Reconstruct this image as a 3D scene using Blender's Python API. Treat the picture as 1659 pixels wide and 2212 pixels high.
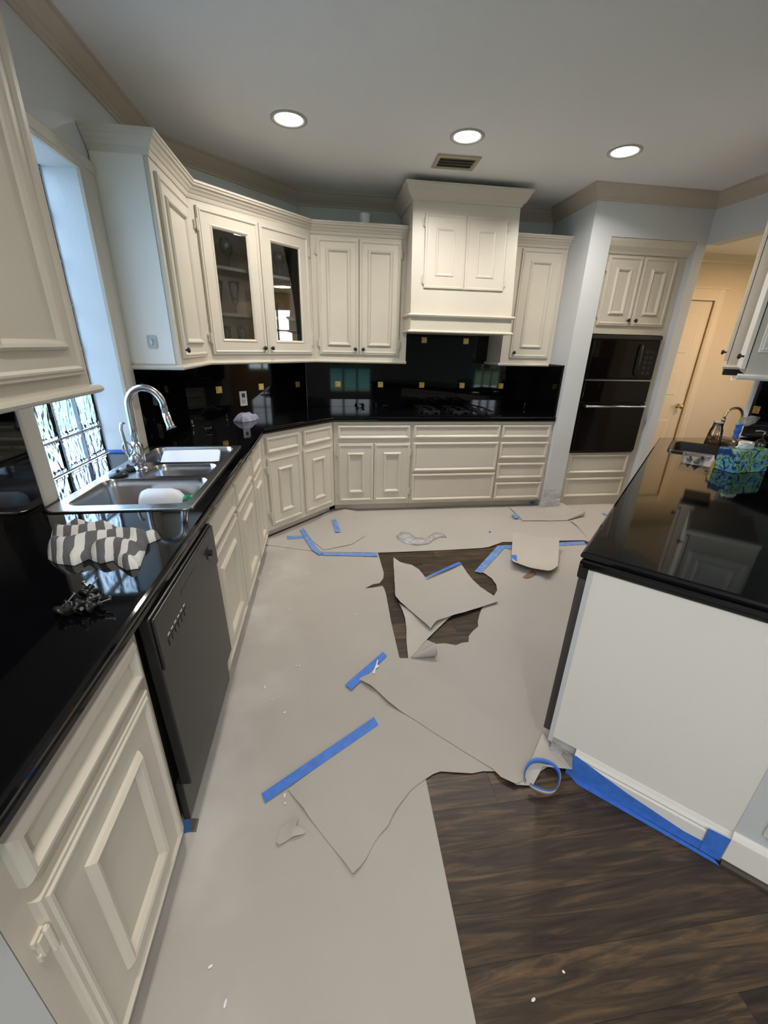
import bpy, bmesh, math, random
from mathutils import Vector, Matrix
from mathutils.geometry import delaunay_2d_cdt
random.seed(7)
for o in list(bpy.data.objects): bpy.data.objects.remove(o)
SC = bpy.context.scene
COL = SC.collection
S2 = math.sqrt(.5)
R = math.radians

# ------------------------------------------------------------------ camera
CAMH = 1.5027; YAW, PITCH, ROLL, FPX = 0.14595, -0.38719, 0.024598, 884.3
_f = Vector((math.sin(YAW)*math.cos(PITCH), math.cos(YAW)*math.cos(PITCH), math.sin(PITCH)))
_r = Vector((math.cos(YAW), -math.sin(YAW), 0)); _u = _r.cross(_f)
CR = _r*math.cos(ROLL)+_u*math.sin(ROLL); CU = -_r*math.sin(ROLL)+_u*math.cos(ROLL)
cam = bpy.data.cameras.new('camera'); camo = bpy.data.objects.new('camera', cam); COL.objects.link(camo)
cam.sensor_fit = 'HORIZONTAL'; cam.sensor_width = 36; cam.lens = FPX/1659*36; cam.clip_start = .02
m = Matrix((CR, CU, -_f)).transposed().to_4x4(); m.translation = (0, 0, CAMH); camo.matrix_world = m
SC.camera = camo
def ray(x, y): return CR*((x-829.5)/FPX) - CU*((y-1106)/FPX) + _f
def PZ(x, y, z=0.0):
    d = ray(x, y); t = (z-CAMH)/d.z; return (d.x*t, d.y*t)

# ------------------------------------------------------------------ light and exposure
SC.view_settings.view_transform = 'Standard'; SC.view_settings.look = 'None'
SC.view_settings.exposure = 0.34; SC.view_settings.gamma = 1; SC.view_settings.use_curve_mapping = False
W = bpy.data.worlds.new('sky'); SC.world = W; W.use_nodes = True
WN = W.node_tree.nodes; bg = WN['Background']
bg.inputs[0].default_value = (.80, .90, 1.0, 1); bg.inputs[1].default_value = 8.8
LAMP_W = 9.2; HALL_W = 20.0
def area(name, loc, rot, sx, sy, power, col, shape='RECTANGLE', portal=False, spread=180):
    l = bpy.data.lights.new(name, 'AREA'); l.shape = shape; l.size = sx
    if shape == 'RECTANGLE': l.size_y = sy
    l.energy = power; l.color = col; l.spread = R(spread)
    if portal: l.cycles.is_portal = True
    o = bpy.data.objects.new(name, l); COL.objects.link(o); o.location = loc; o.rotation_euler = rot
    return o
# daylight portals sit in the window openings behind the camera (front wall y=-4, east wall x=6)
area('portal_front_left', (0.75, -4.0, 1.25), (R(90), 0, 0), 1.2, 2.1, 1, (1,1,1), portal=True)
area('portal_front_right', (4.9, -4.0, 1.25), (R(90), 0, 0), .8, 2.1, 1, (1,1,1), portal=True)
area('portal_east', (6.0, -2.75, 1.4), (R(90), 0, R(90)), .5, 1.6, 1, (1,1,1), portal=True)
area('portal_sink', (-1.30, 2.055, 1.55), (R(90), 0, R(-90)), .75, 1.28, 1, (1,1,1), portal=True)

# ------------------------------------------------------------------ materials
def mat(name, col, rough=.5, metal=0, spec=.5, noise=None, bump=None, coat=0, emit=None, es=0):
    """noise=(scale,amount,detail)   bump=(scale,strength)"""
    M = bpy.data.materials.new(name); M.use_nodes = True; N = M.node_tree.nodes; L = M.node_tree.links
    b = N['Principled BSDF']; b.inputs['Base Color'].default_value = (*col, 1)
    b.inputs['Roughness'].default_value = rough; b.inputs['Metallic'].default_value = metal
    b.inputs['Specular IOR Level'].default_value = spec; b.inputs['Coat Weight'].default_value = coat
    if emit: b.inputs['Emission Color'].default_value = (*emit, 1); b.inputs['Emission Strength'].default_value = es
    tc = N.new('ShaderNodeTexCoord')
    if noise:
        t = N.new('ShaderNodeTexNoise'); t.inputs['Scale'].default_value = noise[0]; t.inputs['Detail'].default_value = noise[2] if len(noise) > 2 else 3
        L.new(tc.outputs['Object'], t.inputs['Vector'])
        r = N.new('ShaderNodeValToRGB'); a = noise[1]
        r.color_ramp.elements[0].position = .3; r.color_ramp.elements[1].position = .7
        r.color_ramp.elements[0].color = (*[c*(1-a) for c in col], 1); r.color_ramp.elements[1].color = (*[min(1, c*(1+a)) for c in col], 1)
        L.new(t.outputs['Fac'], r.inputs['Fac']); L.new(r.outputs['Color'], b.inputs['Base Color'])
    if bump:
        t = N.new('ShaderNodeTexNoise'); t.inputs['Scale'].default_value = bump[0]; t.inputs['Detail'].default_value = 4
        L.new(tc.outputs['Object'], t.inputs['Vector'])
        bn = N.new('ShaderNodeBump'); bn.inputs['Strength'].default_value = bump[1]; bn.inputs['Distance'].default_value = .01
        L.new(t.outputs['Fac'], bn.inputs['Height']); L.new(bn.outputs['Normal'], b.inputs['Normal'])
    return M
def bsdf(M): return M.node_tree.nodes['Principled BSDF']
CREAM = mat('cream_enamel', (.63, .575, .485), .38, noise=(3, .03), bump=(90, .03))
WALL = mat('wall_paint', (.62, .635, .645), .7, bump=(120, .08))
CEIL = mat('ceiling_paint', (.80, .81, .82), .85, bump=(160, .12))
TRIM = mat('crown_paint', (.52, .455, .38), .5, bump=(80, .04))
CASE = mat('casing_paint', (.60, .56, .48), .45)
WHITE = mat('white_paint', (.86, .82, .76), .5, bump=(60, .03))
GRAN = mat('black_granite', (.0024, .0027, .0038), .05, spec=.42)
BSPL = mat('black_backsplash_tile', (.002, .0024, .0032), .04, spec=.27)
PAPER = mat('rosin_paper', (.43, .405, .37), .8, noise=(1.6, .05, 5), bump=(260, .08))
def pale_patches(M):  # mixes paler noise patches into the base colour towards the left
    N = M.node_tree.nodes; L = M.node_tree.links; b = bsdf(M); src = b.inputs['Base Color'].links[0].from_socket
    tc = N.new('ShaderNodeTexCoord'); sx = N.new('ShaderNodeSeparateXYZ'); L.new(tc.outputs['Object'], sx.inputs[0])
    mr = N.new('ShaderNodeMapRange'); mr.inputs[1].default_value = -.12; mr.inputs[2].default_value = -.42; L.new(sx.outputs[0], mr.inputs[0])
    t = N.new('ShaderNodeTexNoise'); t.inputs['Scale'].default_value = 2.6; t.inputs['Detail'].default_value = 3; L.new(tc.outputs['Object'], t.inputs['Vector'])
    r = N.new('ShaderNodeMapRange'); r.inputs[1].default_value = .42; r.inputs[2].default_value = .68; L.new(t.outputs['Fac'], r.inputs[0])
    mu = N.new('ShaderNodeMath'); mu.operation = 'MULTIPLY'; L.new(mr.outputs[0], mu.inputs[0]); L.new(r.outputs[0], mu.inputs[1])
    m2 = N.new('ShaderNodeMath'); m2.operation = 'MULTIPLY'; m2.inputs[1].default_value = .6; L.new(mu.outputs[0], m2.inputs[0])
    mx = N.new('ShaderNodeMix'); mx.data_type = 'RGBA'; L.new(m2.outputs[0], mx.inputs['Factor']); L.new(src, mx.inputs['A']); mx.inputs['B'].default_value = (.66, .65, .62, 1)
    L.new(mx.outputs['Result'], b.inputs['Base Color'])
pale_patches(PAPER)
PAPER2 = mat('rosin_paper_underside', (.50, .465, .42), .8, noise=(5, .04), bump=(200, .06))
TAPE = mat('blue_tape', (.055, .19, .66), .55, noise=(40, .12), bump=(120, .08))
TAPEP = mat('faded_blue_tape', (.15, .28, .62), .55, noise=(25, .2), bump=(120, .08))
STEEL = mat('stainless', (.50, .50, .51), .24, metal=1, bump=(200, .02))
STEELD = mat('brushed_stainless', (.36, .36, .37), .32, metal=1)
BLACKP = mat('black_plastic', (.012, .012, .013), .35)
BLACKA = mat('black_appliance', (.014, .014, .014), .3, spec=.35)
BGLASS = mat('black_oven_glass', (.004, .0025, .002), .04, spec=.22)
KNOBM = mat('black_knob', (.012, .011, .011), .3)
GOLD = mat('gold_tile', (.62, .40, .13), .3, metal=.85, noise=(60, .25))
BRASS = mat('brass', (.72, .56, .30), .15, metal=1)
DARKW = mat('brown_cabinet_interior', (.52, .42, .33), .6, noise=(6, .2))
WHITEP = mat('white_plastic', (.80, .80, .80), .4)
GREENP = mat('green_plastic', (.01, .20, .07), .35)
HALLW = mat('hall_paint', (.62, .50, .36), .65)
HALLD = mat('hall_door_paint', (.66, .54, .39), .45)
QR = mat('dark_shoe_mould', (.05, .035, .025), .5)
GROUT = mat('grout', (.30, .32, .36), .8)
LENS = mat('lamp_lens', (1, 1, 1), .5, emit=(.92, .96, 1), es=14)
GLOWG = mat('night_light_glow', (.1, .9, .7), .5, emit=(.08, .95, .70), es=1.6)
CLOTHL = mat('lavender_cloth', (.30, .295, .40), .9, noise=(30, .3), bump=(60, .3))
AMBER = mat('amber_liquid', (.30, .16, .04), .2)
BROWNW = mat('brown_roll', (.20, .13, .075), .6, noise=(9, .3))
RED = mat('red_plastic', (.35, .05, .02), .3)
PLASTER = mat('torn_drywall', (.50, .50, .51), .9, noise=(14, .22, 5), bump=(16, .9))
VENTM = mat('vent_metal', (.42, .38, .27), .5)
VENTD = mat('vent_dark', (.10, .095, .07), .8)
HEDGE = mat('hedge_leaves', (.05, .16, .03), .8, noise=(4, .7), bump=(3, 1))
LAWN = mat('lawn', (.10, .17, .06), .9, noise=(.7, .4))
POOL = mat('pool_water', (.22, .50, .52), .05)
BOUNCE_GROUND = mat('pale_bounce_ground', (.45, .43, .40), .9)

def glass_thin(name, tint=(1, 1, 1), rough=.0, f=1.45, base=.0, white=0):
    M = bpy.data.materials.new(name); M.use_nodes = True; N = M.node_tree.nodes; L = M.node_tree.links
    N.remove(N['Principled BSDF']); out = N['Material Output']
    t = N.new('ShaderNodeBsdfTransparent'); t.inputs[0].default_value = (*tint, 1)
    g = N.new('ShaderNodeBsdfGlossy'); g.inputs['Roughness'].default_value = rough
    fr = N.new('ShaderNodeFresnel'); fr.inputs[0].default_value = f
    ad = N.new('ShaderNodeMath'); ad.operation = 'ADD'; ad.inputs[1].default_value = base; ad.use_clamp = True
    mx = N.new('ShaderNodeMixShader'); L.new(fr.outputs[0], ad.inputs[0]); L.new(ad.outputs[0], mx.inputs[0])
    L.new(t.outputs[0], mx.inputs[1]); L.new(g.outputs[0], mx.inputs[2]); L.new(mx.outputs[0], out.inputs[0])
    if white:
        df = N.new('ShaderNodeBsdfDiffuse'); df.inputs[0].default_value = (.85, .85, .86, 1); m2 = N.new('ShaderNodeMixShader'); m2.inputs[0].default_value = white
        L.new(mx.outputs[0], m2.inputs[1]); L.new(df.outputs[0], m2.inputs[2]); L.new(m2.outputs[0], out.inputs[0])
    return M
PANE = glass_thin('cabinet_pane', (.95, .95, .94), .01, 1.5)
STEMW = glass_thin('drinking_glass', (.985, .985, .985), .03, 1.6, .06, .07)
WRAPM = glass_thin('clear_plastic', (.97, .97, .98), .15, 1.4, .04, .22)
BOTTLEM = glass_thin('clear_bottle', (.80, .76, .66), .05, 1.5, .08)

def glass_block_mat():
    M = bpy.data.materials.new('wavy_glass_block'); M.use_nodes = True; N = M.node_tree.nodes; L = M.node_tree.links
    b = bsdf(M); b.inputs['Base Color'].default_value = (.60, .78, 1, 1); b.inputs['Transmission Weight'].default_value = 1
    b.inputs['Roughness'].default_value = .10; b.inputs['IOR'].default_value = 1.45
    tc = N.new('ShaderNodeTexCoord'); mp = N.new('ShaderNodeMapping'); mp.inputs['Rotation'].default_value = (.5, 0, 0); mp.inputs['Scale'].default_value = (1, 1.7, .8)
    oi = N.new('ShaderNodeObjectInfo'); ad = N.new('ShaderNodeVectorMath'); ad.operation = 'ADD'
    L.new(tc.outputs['Object'], ad.inputs[0]); L.new(oi.outputs['Location'], ad.inputs[1]); L.new(ad.outputs[0], mp.inputs[0])
    t = N.new('ShaderNodeTexNoise'); t.inputs['Scale'].default_value = 8; t.inputs['Detail'].default_value = 1.0; t.inputs['Distortion'].default_value = 2.2
    L.new(mp.outputs[0], t.inputs['Vector'])
    bn = N.new('ShaderNodeBump'); bn.inputs['Strength'].default_value = .7; bn.inputs['Distance'].default_value = .016
    L.new(t.outputs['Fac'], bn.inputs['Height']); L.new(bn.outputs['Normal'], b.inputs['Normal'])
    return M
GBLOCK = glass_block_mat()

def wood_mat():
    M = mat('dark_oak_plank', (.05, .035, .024), .42); N = M.node_tree.nodes; L = M.node_tree.links; b = bsdf(M)
    tc = N.new('ShaderNodeTexCoord'); oi = N.new('ShaderNodeObjectInfo'); ad = N.new('ShaderNodeVectorMath'); ad.operation = 'MULTIPLY_ADD'
    L.new(oi.outputs['Location'], ad.inputs[0]); ad.inputs[1].default_value = (3.1, 5.3, 0); L.new(tc.outputs['Object'], ad.inputs[2])
    mp = N.new('ShaderNodeMapping'); mp.inputs['Scale'].default_value = (1.1, 11, 1); L.new(ad.outputs[0], mp.inputs[0])
    t = N.new('ShaderNodeTexNoise'); t.inputs['Scale'].default_value = 2.4; t.inputs['Detail'].default_value = 7; t.inputs['Roughness'].default_value = .62; t.inputs['Distortion'].default_value = 1.6
    L.new(mp.outputs[0], t.inputs['Vector'])
    r = N.new('ShaderNodeValToRGB'); e = r.color_ramp.elements
    e[0].position = .28; e[0].color = (.013, .0085, .0055, 1); e[1].position = .80; e[1].color = (.16, .095, .045, 1)
    e.new(.5).color = (.040, .0265, .017, 1)
    L.new(t.outputs['Fac'], r.inputs['Fac'])
    hs = N.new('ShaderNodeHueSaturation'); mr = N.new('ShaderNodeMapRange'); L.new(oi.outputs['Random'], mr.inputs[0]); mr.inputs[3].default_value = .7; mr.inputs[4].default_value = 1.5
    L.new(mr.outputs[0], hs.inputs['Value']); L.new(r.outputs['Color'], hs.inputs['Color']); L.new(hs.outputs[0], b.inputs['Base Color'])
    bn = N.new('ShaderNodeBump'); bn.inputs['Strength'].default_value = .15; bn.inputs['Distance'].default_value = .004
    L.new(t.outputs['Fac'], bn.inputs['Height']); L.new(bn.outputs['Normal'], b.inputs['Normal'])
    return M
WOOD = wood_mat()

def stripe_mat():
    M = mat('striped_towel', (.7, .7, .7), .9, bump=(160, .25)); N = M.node_tree.nodes; L = M.node_tree.links; b = bsdf(M)
    uv = N.new('ShaderNodeUVMap'); sx = N.new('ShaderNodeSeparateXYZ'); L.new(uv.outputs[0], sx.inputs[0])
    mu = N.new('ShaderNodeMath'); mu.operation = 'FRACT'; L.new(sx.outputs[0], mu.inputs[0])
    gt = N.new('ShaderNodeMath'); gt.operation = 'GREATER_THAN'; gt.inputs[1].default_value = .46; L.new(mu.outputs[0], gt.inputs[0])
    mx = N.new('ShaderNodeMix'); mx.data_type = 'RGBA'; L.new(gt.outputs[0], mx.inputs['Factor'])
    mx.inputs['A'].default_value = (.72, .71, .69, 1); mx.inputs['B'].default_value = (.135, .135, .145, 1); L.new(mx.outputs['Result'], b.inputs['Base Color'])
    return M
TOWEL = stripe_mat()

def tissue_mat():
    M = mat('tissue_box_print', (.1, .3, .4), .4); N = M.node_tree.nodes; L = M.node_tree.links; b = bsdf(M)
    tc = N.new('ShaderNodeTexCoord'); mp = N.new('ShaderNodeMapping'); mp.inputs['Rotation'].default_value = (.4, .6, .2); L.new(tc.outputs['Object'], mp.inputs[0])
    v = N.new('ShaderNodeTexNoise'); v.inputs['Scale'].default_value = 13; v.inputs['Detail'].default_value = 1; v.inputs['Distortion'].default_value = 2.5; L.new(mp.outputs[0], v.inputs['Vector'])
    r = N.new('ShaderNodeValToRGB'); r.color_ramp.interpolation = 'CONSTANT'; e = r.color_ramp.elements
    e[0].position = 0; e[0].color = (.01, .03, .16, 1); e[1].position = .40; e[1].color = (.08, .30, .36, 1)
    e.new(.50).color = (.16, .42, .46, 1); e.new(.56).color = (.45, .48, .12, 1); e.new(.60).color = (.06, .20, .03, 1)
    L.new(v.outputs['Fac'], r.inputs[0]); L.new(r.outputs[0], b.inputs['Base Color'])
    return M
TISSUE = tissue_mat()

# ------------------------------------------------------------------ mesh helpers
class MB:
    def __init__(s): s.v = []; s.f = []
    def add(s, vs, fs):
        n = len(s.v); s.v += [tuple(v) for v in vs]; s.f += [tuple(i+n for i in f) for f in fs]; return s
    def box(s, x0, x1, y0, y1, z0, z1):
        return s.add([(x, y, z) for z in (z0, z1) for y in (y0, y1) for x in (x0, x1)],
                     [(0,2,3,1), (4,5,7,6), (0,1,5,4), (2,6,7,3), (0,4,6,2), (1,3,7,5)])
    def prism(s, poly, z0, z1):
        a = sum(poly[i][0]*poly[(i+1) % len(poly)][1]-poly[(i+1) % len(poly)][0]*poly[i][1] for i in range(len(poly)))
        if a < 0: poly = poly[::-1]
        n = len(poly)
        return s.add([(x, y, z0) for x, y in poly]+[(x, y, z1) for x, y in poly],
                     [tuple(range(n))[::-1], tuple(range(n, 2*n))]+[(i, (i+1) % n, n+(i+1) % n, n+i) for i in range(n)])
    def prism_x(s, poly, x0, x1):           # poly in (y,z)
        n = len(poly)
        return s.add([(x0, y, z) for y, z in poly]+[(x1, y, z) for y, z in poly],
                     [tuple(range(n))[::-1], tuple(range(n, 2*n))]+[(i, (i+1) % n, n+(i+1) % n, n+i) for i in range(n)])
    def rings(s, rr, cap0=True, cap1=True, closed=False):
        n = len(rr[0]); b = len(s.v); k = len(rr)
        for r in rr: s.v += [tuple(p) for p in r]
        for j in range(k if closed else k-1):
            for i in range(n):
                j2 = (j+1) % k
                s.f.append((b+j*n+i, b+j*n+(i+1) % n, b+j2*n+(i+1) % n, b+j2*n+i))
        if cap0 and not closed: s.f.append(tuple(range(b, b+n))[::-1])
        if cap1 and not closed: s.f.append(tuple(range(b+(k-1)*n, b+k*n)))
        return s
    def lathe(s, prof, c=(0, 0, 0), seg=20, axis='z', cap0=True, cap1=True):
        rr = []
        for r, h in prof:
            ring = []
            for i in range(seg):
                a = 2*math.pi*i/seg; p = (r*math.cos(a), r*math.sin(a), h)
                if axis == 'y': p = (p[0], -h, p[1])
                if axis == 'x': p = (h, p[0], p[1])
                ring.append((p[0]+c[0], p[1]+c[1], p[2]+c[2]))
            rr.append(ring)
        return s.rings(rr, cap0, cap1)
    def tube(s, path, r, seg=10, caps=True):
        P = [Vector(p) for p in path]; rr = []; up = Vector((0, 0, 1)); nprev = None
        for i, p in enumerate(P):
            t = (P[min(i+1, len(P)-1)]-P[max(i-1, 0)]).normalized()
            if nprev is None:
                nprev = t.cross(up if abs(t.z) < .9 else Vector((1, 0, 0))).normalized()
            nprev = (nprev-t*nprev.dot(t)).normalized(); b = t.cross(nprev)
            rad = r[i] if isinstance(r, (list, tuple)) else r
            rr.append([p+(nprev*math.cos(a)+b*math.sin(a))*rad for a in [2*math.pi*k/seg for k in range(seg)]])
        return s.rings(rr, caps, caps)
    def sweep(s, path, prof, close_prof=True):
        """profile (out,z) swept along a 2D path; out is to the RIGHT of travel; mitred"""
        n = len(path); rows = []
        for i in range(n):
            p = Vector(path[i]); dirs = []
            if i > 0: dirs.append((p-Vector(path[i-1])).normalized())
            if i < n-1: dirs.append((Vector(path[i+1])-p).normalized())
            nn = [Vector((d.y, -d.x)) for d in dirs]
            if len(nn) == 1: mv = nn[0]
            else:
                mv = (nn[0]+nn[1]); mv = mv/ (mv.dot(nn[0])) if mv.length > 1e-6 else nn[0]
            rows.append([(p.x+mv.x*o, p.y+mv.y*o, z) for o, z in prof])
        return s.rings(rows)
    def mesh(s, name):
        me = bpy.data.meshes.new(name); me.from_pydata(s.v, [], s.f)
        bm = bmesh.new(); bm.from_mesh(me); bmesh.ops.recalc_face_normals(bm, faces=bm.faces); bm.to_mesh(me); bm.free()
        return me
def obj(name, mb, M, parent=None, loc=(0, 0, 0), rot=(0, 0, 0), smooth=False, bevel=0, seg=2):
    me = mb if isinstance(mb, bpy.types.Mesh) else mb.mesh(name)
    if M and not me.materials: me.materials.append(M)
    o = bpy.data.objects.new(name, me); COL.objects.link(o); o.location = loc; o.rotation_euler = rot
    if parent: o.parent = parent
    if smooth:
        for p in me.polygons: p.use_smooth = True
    if bevel:
        b = o.modifiers.new('bevel', 'BEVEL'); b.width = bevel; b.segments = seg; b.limit_method = 'ANGLE'; b.angle_limit = R(35)
    return o
def tag(o, label=None, cat=None, group=None, kind=None):
    if label: o['label'] = label
    if cat: o['category'] = cat
    if group: o['group'] = group
    if kind: o['kind'] = kind
    return o
def thing(name, label, cat, loc=(0, 0, 0), rz=0, group=None):
    o = bpy.data.objects.new(name, None); COL.objects.link(o); o.location = loc; o.rotation_euler = (0, 0, rz); o.empty_display_size = .05
    return tag(o, label, cat, group)
def struct(name, mb, M, parent=None, label=None, **k):
    o = obj(name, mb, M, parent, **k)
    if not parent: o['kind'] = 'structure'
    if label: o['label'] = label
    return o
def dup(root, loc, rz=None, label=None, rot=None):
    r = root.copy(); COL.objects.link(r); r.location = loc
    if rz is not None: r.rotation_euler = (0, 0, rz)
    if rot is not None: r.rotation_euler = rot
    if label: r['label'] = label
    for ch in list(root.children):
        c = ch.copy(); COL.objects.link(c); c.parent = r
        for g in ch.children:
            d = g.copy(); COL.objects.link(d); d.parent = c
    return r
def inset_poly(poly, d):
    n = len(poly); out = []
    a = sum(poly[i][0]*poly[(i+1) % n][1]-poly[(i+1) % n][0]*poly[i][1] for i in range(n)); sg = 1 if a > 0 else -1
    for i in range(n):
        p0, p1, p2 = Vector(poly[i-1]), Vector(poly[i]), Vector(poly[(i+1) % n])
        d1 = (p1-p0).normalized(); d2 = (p2-p1).normalized()
        n1 = Vector((-d1.y, d1.x))*sg; n2 = Vector((-d2.y, d2.x))*sg; mv = n1+n2; mv = mv/mv.dot(n1)
        out.append((p1.x+mv.x*d, p1.y+mv.y*d))
    return out
def inside(p, poly):
    x, y = p; r = False; n = len(poly)
    for i in range(n):
        x1, y1 = poly[i]; x2, y2 = poly[(i+1) % n]
        if (y1 > y) != (y2 > y) and x < (x2-x1)*(y-y1)/(y2-y1)+x1: r = not r
    return r
def densify(poly, step):
    out = []
    for i in range(len(poly)):
        a, b = Vector(poly[i]), Vector(poly[(i+1) % len(poly)]); k = max(1, int((b-a).length/step))
        out += [tuple(a.lerp(b, j/k)) for j in range(k)]
    return out
def fill(outer, holes=(), step=None, rag=0):
    """triangulated fill of a polygon with holes -> verts2d, tris, boundary count"""
    if step: outer = densify(outer, step)
    if rag:
        rr = random.Random(len(outer)); outer = [(x+rr.uniform(-rag, rag), y+rr.uniform(-rag, rag)) for x, y in outer]
    V = [Vector(p) for p in outer]; E = [(i, (i+1) % len(outer)) for i in range(len(outer))]
    for h in holes:
        b = len(V); V += [Vector(p) for p in h]; E += [(b+i, b+(i+1) % len(h)) for i in range(len(h))]
    if step:
        xs = [p[0] for p in outer]; ys = [p[1] for p in outer]; x = min(xs)+step/2
        rr = random.Random(3); k = 0
        while x < max(xs):
            y = min(ys)+step/2*(1+k % 2)
            while y < max(ys):
                q = (x+rr.uniform(-.2, .2)*step, y+rr.uniform(-.2, .2)*step)
                if inside(q, outer) and min((Vector(q)-Vector(p)).length for p in outer) > step*.45: V.append(Vector(q))
                y += step
            x += step*.87; k += 1
    vs, es, fs, *_ = delaunay_2d_cdt(V, E, [], 0, 1e-6)
    tris = []
    for f in fs:
        c = (sum(vs[i].x for i in f)/3, sum(vs[i].y for i in f)/3)
        if inside(c, outer) and not any(inside(c, h) for h in holes): tris.append(tuple(f))
    return [(v.x, v.y) for v in vs], tris, outer
def nz(x, y, s=1, seed=0):
    return (math.sin(x*7.1*s+seed)+math.sin(y*8.3*s+1.7*seed+1.3)+math.sin((x+y)*5.7*s+seed*2.1)+math.sin((x-y)*11.3*s+.7*seed))/4
def sheet(name, poly, M, zf, step=.04, thick=.0005, rag=0, parent=None, smooth=True):
    v, t, o = fill(poly, step=step, rag=rag)
    mb = MB(); mb.v = [(x, y, zf(x, y)) for x, y in v]; mb.f = t
    ob = obj(name, mb, M, parent, smooth=smooth)
    sd = ob.modifiers.new('thickness', 'SOLIDIFY'); sd.thickness = thick; sd.offset = 1
    es = ob.modifiers.new('sharp', 'EDGE_SPLIT'); es.split_angle = R(50)
    return ob
def mound(name, poly, M, z0, hf, step=.015, parent=None):
    """crumpled soft thing resting on z0: height from distance to outline"""
    v, t, o = fill(poly, step=step)
    def dist(p):
        best = 9
        for i in range(len(o)):
            a = Vector(o[i]); b = Vector(o[(i+1) % len(o)]); ab = b-a; q = Vector(p)
            k = max(0, min(1, (q-a).dot(ab)/max(1e-9, ab.length_squared))); best = min(best, (a+ab*k-q).length)
        return best
    mb = MB(); D = [dist(p) for p in v]
    mb.v = [(p[0], p[1], z0+.0015+hf(p[0], p[1], d)) for p, d in zip(v, D)]; n = len(v)
    mb.v += [(p[0], p[1], z0+.0005) for p in v]; mb.f = list(t)+[(a+n, c+n, b+n) for a, b, c in t]
    k = len(o); mb.f += [(i, (i+1) % k, (i+1) % k+n, i+n) for i in range(k)]
    return obj(name, mb, M, parent, smooth=True)
def rrect(x0, x1, y0, y1, r, seg=5):
    pts = []
    for cx, cy, a0 in ((x1-r, y1-r, 0), (x0+r, y1-r, 90), (x0+r, y0+r, 180), (x1-r, y0+r, 270)):
        for k in range(seg+1):
            a = R(a0+90*k/seg); pts.append((cx+r*math.cos(a), cy+r*math.sin(a)))
    return pts
def px(pts, z=0.0): return [PZ(x, y, z) for x, y in pts]

# ------------------------------------------------------------------ cabinet parts (local: x along face, -y towards viewer, z up)
def ringmesh(name, w, h, prof, fillc=True):
    mb = MB(); rr = []
    for i, d in prof:
        rr.append([(-w/2+i, -d, -h/2+i), (w/2-i, -d, -h/2+i), (w/2-i, -d, h/2-i), (-w/2+i, -d, h/2-i)])
    if fillc: mb.rings(rr)
    else: mb.rings(rr, closed=True)
    return mb
def dprof(a): return [(0,0), (0,.013), (.003,.017), (.011,.017), (.015,.021), (.021,.021), (.029,.013), (a,.013), (a+.003,.020), (a+.011,.028), (a+.020,.025), (a+.027,.017), (a+.031,.010)]
DRW = [(0,0), (0,.012), (.004,.018), (.010,.022), (.017,.022), (.033,.007), (.036,.010)]
GPROF = [(0,0), (0,.013), (.003,.017), (.011,.017), (.015,.021), (.021,.021), (.029,.013), (.082,.013), (.090,.017), (.097,.013), (.104,.006), (.104,0)]
HINGE = MB().lathe([(.003, -.034), (.0055, -.03), (.0055, .03), (.003, .034)], (0, -.014, 0), seg=8).box(-.014, .014, -.010, 0, -.02, .02).box(-.018, .018, -.006, 0, .012, .026).box(-.018, .018, -.006, 0, -.026, -.012).mesh('hinge')
HINGE.materials.append(CREAM)
KNOB = MB().lathe([(.007, 0), (.005, .006), (.006, .012), (.014, .018), (.0155, .024), (.012, .029), (.004, .031)], seg=14, axis='y').mesh('knob')
for p in KNOB.polygons: p.use_smooth = True
KNOB.materials.append(KNOBM)
def door(P, u0, u1, z0, z1, a=.07, y=0, knob=None, hinge=None, M=CREAM, name='door', rx=0):
    o = obj(name, ringmesh(name, u1-u0, z1-z0, dprof(a)), M, P, ((u0+u1)/2, y, (z0+z1)/2), (rx, 0, 0))
    if knob: obj('knob', KNOB, KNOBM, o, ((-(u1-u0)/2+.032) if knob == 'l' else ((u1-u0)/2-.032), -.014, -(z1-z0)/2+.045))
    if hinge:
        for zz in (-(z1-z0)/2+.09, (z1-z0)/2-.09): obj('hinge', HINGE, CREAM, o, ((-(u1-u0)/2-.005) if hinge == 'l' else ((u1-u0)/2+.005), 0, zz))
    return o
def drawer(P, u0, u1, z0, z1, y=0, name='drawer_front'):
    return obj(name, ringmesh(name, u1-u0, z1-z0, DRW), CREAM, P, ((u0+u1)/2, y, (z0+z1)/2))
def base_cab(label, loc, rz, w, depth=.58, toe=True, name='base_cabinet', trims=(0, 0)):
    P = thing(name, label, 'cabinet', loc, rz, 'cream base cabinets')
    mb = MB().box(0, w, 0, .02, .079, .866).box(0, .016, .02, depth, .079, .866).box(w-.016, w, .02, depth, .079, .866)
    mb.box(.016, w-.016, .02, depth, .079, .095).box(.016, w-.016, depth-.01, depth, .095, .866)
    obj('face_frame', mb, CREAM, P)
    obj('toe_kick', MB().box(0, w, .07, .085, .003, .079), CREAM, P)
    return P

# ================================================================== SETTING
H = 2.68; XW = -1.065; YB = 4.278
WP = [(XW, 3.393), (-.18, 4.278)]
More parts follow.
